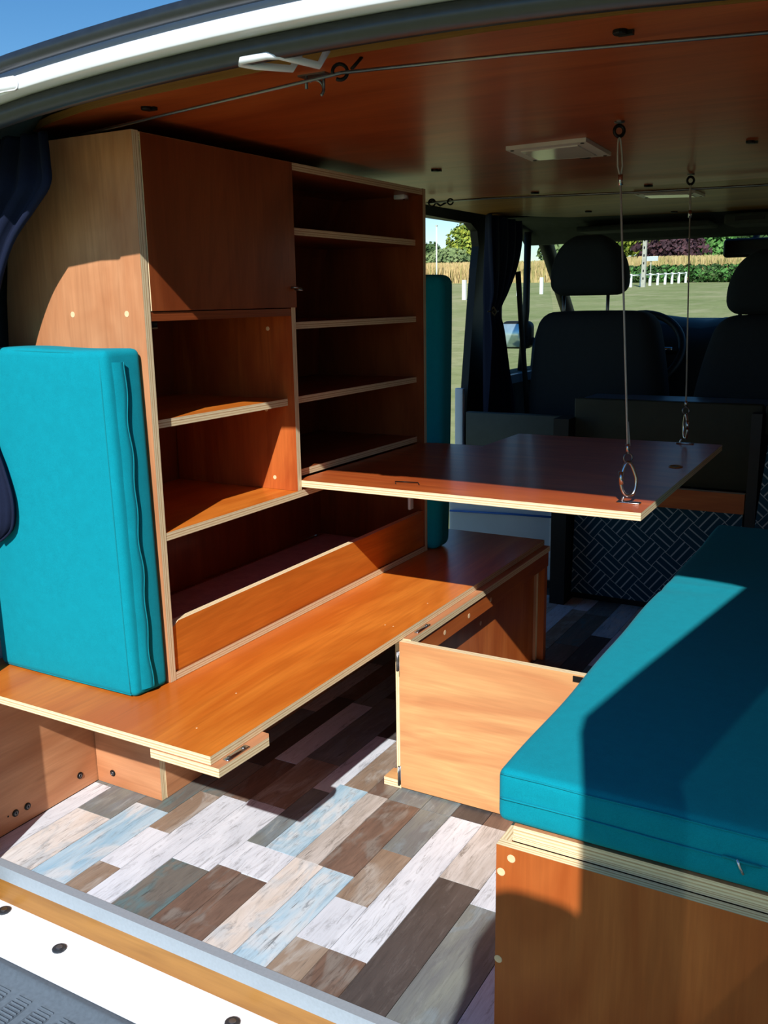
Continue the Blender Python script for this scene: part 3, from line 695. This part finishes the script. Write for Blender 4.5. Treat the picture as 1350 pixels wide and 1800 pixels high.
# ================================================================== CURTAINS
def curtain(name, label, path, depth_fn, mat, loc):
    """path: list of (center Vector, half-width vector, fold amp)"""
    c = thing(name, label, 'curtain', loc)
    rows = []
    def cr(a, b, c_, d, t): return 0.5*((2*b)+(c_-a)*t+(2*a-5*b+4*c_-d)*t*t+(3*b-a-3*c_+d)*t*t*t)
    V = [(Vector(p), Vector(h), Vector((a, 0, 0))) for p, h, a in path]; fine = []
    for i in range(len(V)-1):
        q = [V[max(0, i-1)], V[i], V[i+1], V[min(len(V)-1, i+2)]]
        for k in range(5): fine.append(tuple(cr(q[0][m], q[1][m], q[2][m], q[3][m], k/5) for m in range(3)))
    fine.append(V[-1])
    for (p, hw, amp) in [(a, b, c_.x) for a, b, c_ in fine]:
        p = Vector(p); hw = Vector(hw); nrm = hw.cross(Vector((0,0,1))).normalized(); row = []
        for i in range(41):
            t = i/20-1; row.append(p+hw*t+nrm*amp*math.sin(t*13+p.z*2)+nrm*amp*0.4*math.sin(t*29))
        rows.append(row)
    o = loft('cloth', rows, mat, c)
    sm = o.modifiers.new('thick', 'SOLIDIFY'); sm.thickness = 0.003
    return c
ca = curtain('curtain', 'dark navy curtain gathered at the rear left corner', [((-0.217,-0.055,0.950),(0.082,0.008,0),0.010), ((-0.215,-0.075,0.900),(0.105,0.008,0),0.010), ((-0.213,-0.090,0.865),(0.117,0.008,0),0.010), ((-0.237,-0.095,0.830),(0.107,0.008,0),0.010), ((-0.268,-0.100,0.776),(0.081,0.008,0),0.010), ((-0.300,-0.100,0.690),(0.059,0.008,0),0.010), ((-0.319,-0.100,0.600),(0.046,0.008,0),0.010), ((-0.331,-0.100,0.520),(0.040,0.008,0),0.010), ((-0.332,-0.100,0.450),(0.043,0.008,0),0.010), ((-0.322,-0.100,0.400),(0.053,0.008,0),0.010), ((-0.314,-0.100,0.338),(0.061,0.008,0),0.010), ((-0.319,-0.100,0.285),(0.056,0.008,0),0.010), ((-0.338,-0.100,0.256),(0.038,0.008,0),0.010)], None, NAVY, (-0.3,-0.1,0.26))
cb = curtain('curtain', 'dark navy curtain tied back at the pillar behind the cab', [((-0.285,2.22,0.972),(-0.02,0.20,0),0.016), ((-0.285,2.22,0.90),(-0.02,0.20,0),0.018), ((-0.285,2.20,0.80),(-0.02,0.17,0),0.020), ((-0.285,2.16,0.70),(-0.02,0.115,0),0.020), ((-0.285,2.13,0.63),(-0.015,0.080,0),0.014), ((-0.285,2.15,0.55),(-0.02,0.105,0),0.018), ((-0.285,2.18,0.40),(-0.02,0.14,0),0.020), ((-0.285,2.21,0.25),(-0.02,0.18,0),0.022), ((-0.285,2.21,0.18),(-0.02,0.17,0),0.022)], None, NAVY, (-0.285,2.2,0.18))
tube('tie_bow', [(-0.262,2.06,0.632), (-0.255,2.075,0.645), (-0.25,2.09,0.628), (-0.252,2.078,0.615), (-0.262,2.06,0.632)], 0.0035, simple('tie_cord','8a8468',0.8), cb)
tube('tie_cord', [(-0.262,2.04,0.63), (-0.255,2.08,0.63), (-0.262,2.13,0.628), (-0.29,2.21,0.63)], 0.0028, simple('tie_cord2','4a4638',0.8), cb)

# ================================================================== UNITS BEHIND THE CAB SEATS
fr = thing('fridge_box', 'pale grey fridge box standing behind the bench end', 'fridge', (-0.12, 2.0, FL))
rbox('body', (-0.36, 0.062), (1.90, 2.18), (FL+0.03, 0.02), 0.02, FRIDGE, fr, (4,4,4))
box('lit_edge_strip', (0.045, 0.0605), (1.893, 1.90), (FL+0.04, 0.0), simple('fridge_lit_edge','d5dbe0',0.3), fr)  # paler strip paints the light along the fridge's right edge
for s in (-0.33, 0.03): box('foot', (s-0.015, s+0.015), (1.92, 2.15), (FL, FL+0.03), BLACKP, fr)
bc = thing('bungee_cord', 'blue elastic cord stretched across the fridge front', 'cord', (-0.1, 1.886, -0.09))
tube('cord', [(-0.342, 1.884, -0.0961), (-0.1, 1.884, -0.085), (0.115, 1.872, -0.076)], 0.0042, BLUEC, bc, k=6)
rbox('cord_hook', (0.095, 0.142), (1.852, 1.874), (-0.086, -0.064), 0.006, BLUEC, bc, (2,2,2))
bu = thing('bench_seat', 'dark rear bench seat with maze-pattern fabric skirt behind the table', 'seat', (0.42, 1.9, FL))
box('post', (0.098, 0.150), (1.76, 1.86), (FL, 0.285), BLACKP, bu)
def fretpanel(name, P, parent):
    # P: four corners, uv in metres along the edges
    P = [Vector(p) for p in P]; u = (P[1]-P[0]).length; v = (P[3]-P[0]).length
    n = (P[1]-P[0]).cross(P[3]-P[0]).normalized()*0.012
    vs = P+[p+n for p in P]
    fs = [(3,2,1,0), (4,5,6,7), (0,1,5,4), (1,2,6,5), (2,3,7,6), (3,0,4,7)]
    q = [(0,0),(u,0),(u,v),(0,v)]
    return add(name, vs, fs, FRET, parent, None, [[q[3],q[2],q[1],q[0]], q]+[[(0,0)]*4]*4)
fretpanel('fabric_skirt', [(0.152,1.842,FL+0.03), (0.700,1.842,FL+0.03), (0.70,1.822,0.048), (0.165,1.822,0.048)], bu)
board('seat_rail', (0.155, 0.705), (1.795, 1.82), (0.012, 0.075), V_BROWN, bu, 'y', 'x')
box('plinth', (0.15, 0.70), (1.86, 1.88), (FL, FL+0.06), BLACKP, bu)
box('backrest_board', (0.145, 0.735), (1.83, 1.862), (0.078, 0.348), OLIVE, bu, 0.004)
box('backrest_board', (-0.30, 0.095), (1.93, 1.96), (0.03, 0.272), simple('grey_green_board','3a4442',0.6), bu, 0.004)
box('top_shelf', (0.145, 0.735), (1.863, 2.08), (0.325, 0.340), simple('olive_top_sky_reflection','5a7088',0.35), bu)  # blue of the sky reflecting on the dark olive top, painted as base colour
box('post', (0.715, 0.745), (1.75, 1.80), (FL, 0.33), BLACKP, bu)
bs = thing('armchair_unit', 'maze-pattern fabric unit at the right edge behind the seat cushion', 'seat', (1.0, 1.8, FL))
fretpanel('fabric_panel', [(0.722,1.742,FL+0.03), (1.33,1.742,FL+0.03), (1.33,1.70,0.262), (0.775,1.70,0.262)], bs)
box('backrest_board', (0.748, 1.36), (1.79, 1.83), (0.264, 0.352), OLIVE, bs, 0.004)
box('side_post', (1.31, 1.36), (1.72, 1.80), (FL, 0.26), BLACKP, bs)

# ================================================================== CAB
def seat(label, cx, wdt, heads, dz):
    s = thing('cab_seat', label, 'seat', (cx, 2.35, FL-0.05), 'front cab seats')
    def sf(p, t):
        k = (p.z-0.0)/0.62; f = 1.0-0.18*max(0, k-0.45)**1.3*2.0
        p.x = cx+(p.x-cx)*f; p.y += -0.06*k+0.05; return p
    rbox('backrest', (cx-wdt/2, cx+wdt/2), (2.16, 2.33), (-0.02, 0.617-dz*0.2), 0.055, SEATF, s, (8,3,10), (0.01,0.015,0.01), sf)
    rbox('seat_base', (cx-wdt/2, cx+wdt/2), (2.22, 2.75), (-0.15, 0.06), 0.05, SEATF, s, (6,6,3))
    box('pedestal', (cx-wdt/2+0.05, cx+wdt/2-0.05), (2.26, 2.66), (FL-0.05, -0.15), BLACKP, s)
    for hx in heads:
        def hf(p, t):
            tz = (t[2]+1)/2; ww = math.sqrt(max(0.02, 1-max(0, tz-0.25)**2*1.45)); p.x = hx+(p.x-hx)*ww; p.y -= 0.015*tz; return p
        rbox('headrest', (hx-0.138, hx+0.138), (2.165, 2.275), (0.685-dz, 0.888-dz), 0.04, SEATF, s, (8,3,8), (0.004,0.01,0.004), hf)
        for q in (-0.098, 0.068): tube('headrest_post', [(hx+q, 2.22, 0.56), (hx+q, 2.22, 0.70)], 0.0065, STEEL, s, k=8)
        for q in (-0.098, 0.068): box('post_guide', (hx+q-0.014, hx+q+0.014), (2.205, 2.235), (0.60-dz*0.2, 0.622-dz*0.2), BLACKP, s, 0.004)
seat('dark grey driver seat in front of the steering wheel', 0.092, 0.50, [0.062], 0)
seat('wide dark grey passenger seat at the right edge of the frame', 0.93, 0.96, [0.685, 1.13], 0.072)
dash = thing('dashboard', 'black dashboard below the windscreen', 'dashboard', (0.52, 3.1, FL))
rows = []
for xx in (-0.40, -0.30, -0.1, 0.02, 0.10, 0.20, 0.32, 0.40, 0.46, 0.52, 0.60, 0.9, 1.2, 1.44):
    hmp = 0.035*math.exp(-((xx-0.08)/0.14)**2)+0.018*math.exp(-((xx-0.40)/0.05)**2)
    rows.append([(xx, 2.86, -0.30), (xx, 2.82, 0.25), (xx, 2.86, 0.46), (xx, 2.92, 0.535+hmp), (xx, 3.05, 0.565+hmp), (xx, 3.3, 0.575), (xx, 3.5, 0.54), (xx, 3.5, -0.3)])
loft('dash_top', rows, BLACKP, dash)
sw = thing('steering_wheel', 'black steering wheel with silver spoke inserts', 'steering wheel', (0.10, 2.74, 0.47))
wn = Vector((0, -0.80, 0.60)); wc = Vector((0.105, 2.73, 0.455))
ring('rim', wc, 0.185, 0.016, BLACKP, sw, wn, n=40, k=8)
disc('hub', wc+wn*-0.03, wn, 0.06, 0.03, BLACKP, sw, 20)
for a in (0, 180, 270):
    u = Vector((1,0,0)); v = wn.normalized().cross(u); d = u*math.cos(math.radians(a))+v*math.sin(math.radians(a))
    tube('spoke', [wc+d*0.05, wc+d*0.178], 0.014, BLACKP, sw, k=6); tube('spoke_insert', [wc+d*0.085-wn*0.0+Vector((0,-0.012,0.008)), wc+d*0.15+Vector((0,-0.012,0.008))], 0.010, CHROME, sw, k=6)
tube('column', [wc, wc+Vector((0, 0.25, -0.2))], 0.035, BLACKP, sw)
im = thing('interior_mirror', 'black interior mirror hanging at the windscreen top', 'mirror', (0.49, 2.86, 0.86))
rbox('housing', (0.405, 0.60), (2.84, 2.875), (0.820, 0.893), 0.016, BLACKP, im, (5,2,3))
box('mirror_glass', (0.415, 0.59), (2.8385, 2.8400), (0.830, 0.883), simple('mirror_face','20262a',0.05,1.0), im)
tube('arm', [(0.515, 2.87, 0.88), (0.52, 2.92, 0.905), (0.52, 2.95, 0.95)], 0.012, BLACKP, im)
# cab roof lining, header, sun visors, pillars, screens
hl = loft('ceiling_cab', [[(x, 2.40, 0.985), (x, 2.60, 0.972), (x, 2.72, 0.955), (x, 2.80, 0.900+0.012*(1-((x-0.52)/0.9)**2)), (x, 2.83, 0.900), (x, 2.83, 1.0), (x, 2.4, 1.03)] for x in (-0.42, -0.2, 0.1, 0.52, 0.94, 1.2, 1.46)], LINER); tag(hl, kind='structure')
sv = thing('sun_visor', 'grey sun visor folded up above the windscreen', 'visor', (0.15, 2.72, 0.95))
rbox('visor_pad', (-0.12, 0.40), (2.58, 2.76), (0.930, 0.952), 0.010, LINER, sv, (5,4,2))
cn = thing('roof_console', 'dark roof console with a slot above the windscreen', 'console', (0.6, 2.6, 0.96))
rbox('console_body', (0.46, 0.78), (2.52, 2.74), (0.925, 0.965), 0.012, LINER, cn, (5,4,2)); box('slot', (0.50, 0.60), (2.515, 2.525), (0.938, 0.953), BLACKP, cn)
def pillar(name, pts, r, m):
    o = tube(name, pts, r, m, None, k=8); tag(o, kind='structure'); return o
pillar('trim_5', [(-0.36, 2.78, 1.0), (-0.365, 2.93, 0.90), (-0.39, 3.14, 0.77), (-0.42, 3.46, 0.55), (-0.44, 3.6, 0.4)], 0.034, BLACKP)
pillar('trim_6', [(1.40, 2.78, 1.0), (1.405, 2.93, 0.90), (1.43, 3.14, 0.77), (1.46, 3.46, 0.55), (1.48, 3.6, 0.4)], 0.034, BLACKP)
pillar('trim_7', [(-0.375, 2.40, 0.985), (-0.372, 2.70, 0.972), (-0.36, 2.80, 0.955)], 0.022, LINER)
ws = add('window_1', [(-0.38, 2.84, 0.93), (1.42, 2.84, 0.93), (1.46, 3.50, 0.53), (-0.42, 3.50, 0.53), (0.52, 2.87, 0.945), (0.52, 3.56, 0.53)], [(0, 4, 5, 3), (4, 1, 2, 5)], GLASS); tag(ws, kind='structure')
dw = add('window_2', [(-0.40, 2.42, 0.36), (-0.42, 3.3, 0.36), (-0.40, 3.05, 0.80), (-0.385, 2.86, 0.93), (-0.38, 2.42, 0.95)], [(0, 1, 2, 3, 4)], GLASS); tag(dw, kind='structure')
pillar('trim_8', [(-0.39, 2.70, 0.36), (-0.385, 2.74, 0.62), (-0.375, 2.72, 0.95)], 0.016, BLACKP)
dd = prism('door_1', [(2.40, -0.62), (2.40, 0.365), (3.4, 0.365), (3.7, 0.30), (3.7, -0.62)], 'x', -0.46, -0.36, LINER, None, LINER); tag(dd, kind='structure')
drd = prism('door_2', [(2.40, -0.62), (2.40, 0.365), (3.4, 0.365), (3.7, 0.30), (3.7, -0.62)], 'x', 1.40, 1.50, LINER, None, LINER); tag(drd, kind='structure')
tube('seat_belt', [(-0.31, 2.45, 0.78), (-0.315, 2.50, 0.6), (-0.31, 2.56, 0.30), (-0.30, 2.58, 0.05)], 0.012, BLACKP, dd, rz=0.25)
box('door_ledge', (-0.37, -0.33), (2.42, 3.2), (0.33, 0.365), simple('ledge_blue','6d8296',0.4), dd)
dm = thing('door_mirror', 'white-shelled door mirror outside the driver window', 'mirror', (-0.62, 3.22, 0.5))
rbox('shell', (-0.70, -0.545), (3.20, 3.29), (0.43, 0.565), 0.03, BLACKP, dm, (3,3,3)); box('mirror_glass', (-0.685, -0.56), (3.1955, 3.1995), (0.44, 0.552), simple('mirror_sky','c6dbe4',0.15,0.6), dm, 0.0008, 1); tube('stalk', [(-0.55, 3.25, 0.47), (-0.43, 3.22, 0.40)], 0.02, BLACKP, dm)
ft = box('wall_front', (-0.44, 1.48), (3.5, 3.52), (-0.6, 0.5), BLACKP); tag(ft, kind='structure')

# ================================================================== REAR DOORS (swung open beside the photographer)
def rear_door(label, hx, hy, ang, mir):
    dr_ = thing('rear_door', label, 'door', (hx, hy, -0.45), 'open rear doors of the van')
    d = Vector((math.sin(ang)*mir, -math.cos(ang), 0)); n = Vector((d.y, -d.x, 0))*0.02
    P = lambda s, z, k: Vector((hx, hy, 0))+d*s+n*k+Vector((0,0,z))
    Wd = 0.76; h0 = 0.12 if hx > 0 else 0.0
    def slab(name, poly, k0, k1, mat):
        m = len(poly); vs = [P(s, z, k0) for s, z in poly]+[P(s, z, k1) for s, z in poly]
        fs = [tuple(range(m)), tuple(range(2*m-1, m-1, -1))]+[(i, i+m, (i+1) % m+m, (i+1) % m) for i in range(m)]
        return add(name, vs, fs, mat, dr_)
    slab('lower_panel', [(-h0,-0.45), (Wd,-0.45), (Wd,0.34), (-h0,0.34)], -1.6, 0, WHITEP)
    slab('hinge_stile', [(-h0,0.3402), (0.07,0.3402), (0.07,1.02), (-h0+0.02,1.02), (-h0,0.99)], -1.6, 0, WHITEP)
    slab('outer_stile', [(0.56,0.3402), (Wd,0.3402), (Wd,0.985), (Wd-0.015,1.015), (0.56,1.02)], -1.6, 0, WHITEP)
    slab('top_rail', [(0.0702,0.76), (0.5598,0.76), (0.5598,1.02), (0.0702,1.02)], -1.6, 0, WHITEP)
    slab('window_pane', [(0.0702,0.3402), (0.5598,0.3402), (0.5598,0.7598), (0.0702,0.7598)], -0.95, -0.65, TINT)
rear_door('white rear door with tinted window swung open on the right', 1.2553, -0.353, math.radians(-8.06), 1)
rear_door('white rear door with tinted window swung open on the left', -0.33, -0.30, math.radians(-62), 1)

# ================================================================== OUTSIDE
def gz(x, y): return -0.9+0.0293*((x-1.13)*-0.498+(y+1.18)*0.867)
t = NT('meadow'); p = t.pos()
n1 = t.noise(t.mapping(p, (1, 1, 1)), 0.16, 5, 0.65); n2 = t.noise(p, 2.2, 6, 0.75); n3 = t.noise(t.mapping(p, (1.0, 0.35, 1)), 0.7, 4, 0.6)
c = t.ramp(n1, [(0.3, lin('828c58')), (0.5, lin('949a68')), (0.7, lin('a8a57a'))])
c = t.mix(t.math('MULTIPLY', t.ramp(n3, [(0.5, (0,0,0,1)), (0.68, (1,1,1,1))]), 0.55), c, lin('b9b08c'))
c = t.mix(t.math('MULTIPLY', t.ramp(n2, [(0.45, (0,0,0,1)), (0.65, (1,1,1,1))]), 0.45), c, lin('66703f'))
t.bsdf(c, 0.9, 0, 0.1); t.bump(n2, 0.6, 0.05); MEADOW = t.m
vs = []; fs = []; xs = [-400,-250,-160,-110,-80,-60,-45,-35,-25,-18,-12,-8,-5,-3,-1,1,3,6,10,20,40,80,160,300]; ys = [-200,-80,-40,-20,-10,-5,-2,0,2,4,7,10,15,20,30,40,50,60,70,80,95,110,130,160,220,320,450]
for y in ys:
    for x in xs: vs.append((x, y, gz(x, y)))
nx = len(xs)
for i in range(len(ys)-1):
    for j in range(nx-1): a = i*nx+j; fs.append((a, a+1, a+nx+1, a+nx))
gd = add('ground', vs, fs, MEADOW); tag(gd, kind='structure')
# white rail fence along the field
fn = thing('rail_fence', 'white post-and-rail fence running away across the meadow', 'fence', (-20.2, 71, gz(-20.2, 71)))
FP = [46.4, 49.8, 53.6, 57.2, 61.0, 64.7, 67.7, 70.7, 73.7, 76.7, 79.9, 82.9, 85.6, 88.4, 91.1, 93.9, 97.0]
for i, y in enumerate(FP):
    x = -20.9+0.9*min(1, i/6); z = gz(x, y); box('post', (x-0.10, x+0.10), (y-0.08, y+0.08), (z-0.1, z+1.05), FENCEW, fn)
for a, b in zip(FP[6:], FP[7:]):
    za, zb = gz(-20, a), gz(-20, b); tube('rail', [(-20.0, a, za+0.93), (-20.0, b, zb+0.93)], 0.06, FENCEW, fn, k=6)
pl = thing('utility_pole', 'square concrete utility pole with ladder holes beyond the fence', 'pole', (-18.9, 76.4, gz(-18.9, 76.4)))
z0 = gz(-18.9, 76.4); w0 = 0.17; w1 = 0.10
rows = [[(-18.9+sx*w_, 76.4+sy*w_, z) for sx, sy in ((-1,-1),(1,-1),(1,1),(-1,1))] for w_, z in ((w0, z0), (w1, z0+9.0))]
loft('shaft', rows, CONC, pl, False, True)
for k in range(13): box('ladder_hole', (-18.9-0.05, -18.9+0.05), (76.4-w0-0.004, 76.4-w0+0.06), (z0+0.6+k*0.6, z0+0.78+k*0.6), BLACKP, pl)
p2 = thing('pole', 'thin white pole in front of the left trees', 'pole', (-49.8, 101, gz(-49.8, 101)))
zz0 = gz(-49.8, 101); tube('mast', [(-49.8, 101, zz0), (-49.8, 101, zz0+6.6)], [0.09, 0.07], FENCEW, p2, k=8); box('cap', (-49.9, -49.7), (100.9, 101.1), (zz0+6.6, zz0+6.75), CONC, p2)
sg = thing('notice_board', 'pale blank board beside the concrete pole', 'sign', (-21.0, 92, gz(-21, 92)))
box('panel', (-23.0, -21.6), (91.9, 92.0), (gz(-21,92)+2.15, gz(-21,92)+2.6), simple('board_grey','c4ccd0',0.5), sg); tube('leg', [(-22.3, 92.05, gz(-21,92)), (-22.3, 92.05, gz(-21,92)+2.6)], 0.05, CONC, sg)

def leaves(name, blobs, n, size, mats, parent, seed):
    rnd = random.Random(seed); vs = []; fs = []; fm = []
    tot = sum(b[3]*b[4]*b[5] for b in blobs)**1.0
    for (x, y, z, a, b, c_) in blobs:
        m = int(n*a*b*c_/tot)+20
        for _ in range(m):
            while True:
                d = Vector((rnd.uniform(-1,1), rnd.uniform(-1,1), rnd.uniform(-1,1)))
                if 0.05 < d.length <= 1: break
            d = d.normalized()*(rnd.uniform(0.55, 1.0)**0.5)
            p = Vector((x+d.x*a, y+d.y*b, z+d.z*c_)); nrm = (d+Vector((rnd.uniform(-1,1), rnd.uniform(-1,1), rnd.uniform(-0.6,1))) *0.8).normalized()
            u = nrm.orthogonal().normalized(); v = nrm.cross(u); s = size*rnd.uniform(0.6, 1.4); q = len(vs)
            vs += [p-u*s-v*s*0.6, p+u*s-v*s*0.6, p+u*s*0.7+v*s*0.7, p-u*s*0.7+v*s*0.7]; fs.append((q, q+1, q+2, q+3)); fm.append(rnd.randrange(len(mats)))
    return add(name, vs, fs, mats, parent, fm)
F_Y = [foliage('leaf_yellow_green', '7d8a2c', 'a8b048'), foliage('leaf_mid', '56702c', '7c8f3c')]
F_D = [foliage('leaf_dark', '2c4626', '466034'), foliage('leaf_dark2', '35522a', '587040')]
F_P = [foliage('leaf_purple', '4a2f36', '6d4a50'), foliage('leaf_purple2', '3a2930', '5a4048')]
F_G = [foliage('leaf_fresh', '3f7034', '62944a'), foliage('leaf_fresh2', '4f7d3c', '78a058')]
F_S = [foliage('leaf_sage', '6a7f50', '8a9a68'), foliage('leaf_sage2', '5a7046', '7d8f58')]
BARK = simple('bark', '55483c', 0.9, 0, 0.1, 0.25, 6)
def tree(name, label, x, y, w_, h, mats, seed, n=5000, trunk=0.25, size=0.26):
    z = gz(x, y); rnd = random.Random(seed); tr_ = thing(name, label, 'tree', (x, y, z), 'trees beyond the corn field')
    tube('trunk', [(x, y, z-0.2), (x+0.1, y, z+h*0.3), (x, y+0.1, z+h*0.6)], [0.35, 0.28, 0.15], BARK, tr_, k=7)
    bl = []
    for i in range(9):
        a = rnd.uniform(0, 6.28); r = rnd.uniform(0, 0.55)*w_; zz_ = z+h*rnd.uniform(trunk+0.12, 0.85); k = rnd.uniform(0.35, 0.6)
        k2 = k*(1.0 if zz_ < z+h*0.65 else 0.75); bl.append((x+math.cos(a)*r, y+math.sin(a)*r, zz_, w_*k2, w_*k2, min(w_*k2*0.9, h*0.24)))
    bl.append((x, y, z+h*0.78, w_*0.45, w_*0.45, h*0.22)); bl.append((x, y, z+h*0.40, w_*0.8, w_*0.7, h*0.26))
    leaves('crown', bl, n, size, mats, tr_, seed)
tree('round_tree', 'yellow-green tree filling the side door opening', -56.5, 126.5, 6.6, 8.7, F_Y, 1, 8000, 0.2, 0.22)
tree('round_tree', 'sage-green bushy tree just left of the yellow-green one', -57.6, 120.5, 6.4, 4.6, F_S, 2, 7000, 0.1, 0.22)
tree('round_tree', 'distant dark green tree behind the thin white pole', -67.0, 133, 4.5, 5.6, F_D, 3, 4000, 0.2, 0.22)
tree('round_tree', 'distant dark green tree at the left end of the tree line', -76.0, 137, 6.0, 5.0, F_D, 4, 4000, 0.2, 0.22)
tree('round_tree', 'leafy tree seen through the driver window', -43.5, 134, 7.0, 9.5, F_S, 5)
tree('round_tree', 'tall dark tree left of the driver headrest', -48.5, 146, 7.0, 10.5, F_D, 6)
tree('round_tree', 'sunlit yellow-green tree above the driver headrest', -39.5, 143, 7.5, 14.0, F_Y, 7)
tree('round_tree', 'yellow-green tree partly behind the concrete pole', -33.0, 146, 7.0, 15.0, F_Y, 8)
tree('purple_tree', 'dark purple-leaved tree right of the concrete pole', -28.0, 128, 6.2, 8.6, F_P, 9, 3200, 0.15)
tree('conifer', 'fresh green rounded conifer right of the purple tree', -23.2, 130, 3.6, 9.5, F_G, 10, 2200, 0.1)
tree('round_tree', 'dark green tree left of the interior mirror', -16.0, 130, 6.0, 9.0, F_D, 11)
tree('round_tree', 'dark green tree behind the interior mirror', -7.0, 128, 7.0, 11.0, F_D, 12)
tree('round_tree', 'yellow-green tree beyond the passenger headrest', 4.0, 130, 7.5, 12.0, F_Y, 13)
hd = thing('hedge', 'clipped dark green hedge behind the white fence', 'hedge', (-15, 98, gz(-15, 98)))
hb_ = [(-28+1.3*i, 101-0.33*i, gz(-28+1.3*i, 101-0.33*i)+0.85, 1.1, 0.9, 0.95) for i in range(24)]
leaves('hedge_foliage', hb_, 9000, 0.16, F_D+[F_G[0]], hd, 20)
rnd = random.Random(3); vs = []; fs = []; fm = []
for i in range(42000):
    tt_ = rnd.random(); x = -85+95*tt_; y = 104+6*tt_+rnd.uniform(0, 9)-(12*max(0, 0.35-tt_)); z = gz(x, y); h = rnd.uniform(1.7, 2.9)*(0.98 if tt_ > 0.5 else 0.9); a = rnd.uniform(-0.45, 0.45); s = rnd.uniform(0.02, 0.055); q = len(vs)
    dx, dy = math.cos(a)*s, math.sin(a)*s*0.4; lx = rnd.uniform(-0.35, 0.35)
    vs += [(x-dx, y-dy, z), (x+dx, y+dy, z), (x+dx*0.7+lx, y+dy, z+h), (x-dx*0.7+lx, y-dy, z+h)]; fs.append((q, q+1, q+2, q+3)); fm.append(0 if rnd.random() < 0.75 else 1)
cf = add('corn_field', vs, fs, [foliage('corn_dry', 'b39a68', 'd2b984'), foliage('corn_green', '8a8a50', 'a39c60')], None, fm)
tag(cf, 'strip of tall dry tan corn in front of the trees', 'corn', None, 'stuff')

# ================================================================== PHOTOGRAPHER (behind the camera; only the shadow is in view)
SKIN = simple('skin', 'c69074', 0.5); SHIRT = fabric('grey_shirt', '5a6470'); HAIR = simple('hair', '3a2a20', 0.7)
PX, PY, PG = 1.175, -1.40, gz(1.175, -1.40)
me = bpy.data.meshes.new('body')
J = [((PX, PY, PG+0.93), 0.135), ((PX, PY, PG+1.10), 0.13), ((PX, PY-0.01, PG+1.28), 0.145), ((PX, PY, PG+1.43), 0.12), ((PX, PY+0.02, PG+1.52), 0.055), ((PX, PY+0.03, PG+1.60), 0.075), ((PX, PY+0.035, PG+1.69), 0.088), ((PX, PY+0.03, PG+1.755), 0.06)]
E_ = [(i, i+1) for i in range(7)]
for s in (-1, 1):
    b_ = len(J)
    J += [((PX+s*0.17, PY, PG+1.415), 0.062), ((PX+s*0.215, PY+0.03, PG+1.22), 0.047), ((PX+s*0.16, PY+0.15, PG+1.36), 0.038), ((PX+s*0.105-0.03, PY+0.185, PG+1.49), 0.03), ((PX+s*0.09-0.035, PY+0.19, PG+1.55), 0.034)]
    E_ += [(3, b_), (b_, b_+1), (b_+1, b_+2), (b_+2, b_+3), (b_+3, b_+4)]
    l0 = len(J)
    J += [((PX+s*0.095, PY, PG+0.86), 0.095), ((PX+s*0.105, PY+0.02, PG+0.50), 0.062), ((PX+s*0.11, PY-0.01, PG+0.10), 0.042), ((PX+s*0.12, PY+0.06, PG+0.04), 0.04), ((PX+s*0.125, PY+0.15, PG+0.035), 0.032)]
    E_ += [(0, l0), (l0, l0+1), (l0+1, l0+2), (l0+2, l0+3), (l0+3, l0+4)]
base = Vector((PX, PY, PG))
ph = thing('person', 'person in a grey shirt standing behind the open rear doors taking the picture', 'person', tuple(base))
me.from_pydata([Vector(j[0])-base for j in J], E_, [])
bo = bpy.data.objects.new('body', me); COL.objects.link(bo); bo.parent = ph; WL[bo] = base
sk = bo.modifiers.new('skin', 'SKIN')
for v, j in zip(me.skin_vertices[0].data, J): v.radius = (j[1], j[1]*0.85)
me.skin_vertices[0].data[0].use_root = True
ss = bo.modifiers.new('sub', 'SUBSURF'); ss.levels = 2; ss.render_levels = 2
me.materials.append(SHIRT)
rbox('face', (PX-0.072, PX+0.072), (PY-0.05, PY+0.115), (PG+1.565, PG+1.77), 0.06, SKIN, ph, (4,4,4))
rbox('hair', (PX-0.085, PX+0.085), (PY-0.075, PY+0.095), (PG+1.65, PG+1.80), 0.06, HAIR, ph, (4,4,4))
for s in (-1, 1):
    hx = PX+s*0.085-0.035; hz = PG+1.565
    rbox('palm', (hx-0.018, hx+0.018), (PY+0.150, PY+0.205), (hz-0.045, hz+0.035), 0.014, SKIN, ph, (2,2,2))
    for k in range(4): tube('finger', [(hx, PY+0.20, hz+0.02-0.019*k), (hx-s*0.018, PY+0.208, hz+0.022-0.019*k), (hx-s*0.042, PY+0.203, hz+0.02-0.019*k)], [0.0085, 0.008, 0.0065], SKIN, ph)
    tube('thumb', [(hx, PY+0.155, hz-0.02), (hx-s*0.025, PY+0.14, hz-0.01), (hx-s*0.042, PY+0.15, hz)], [0.010, 0.009, 0.007], SKIN, ph)
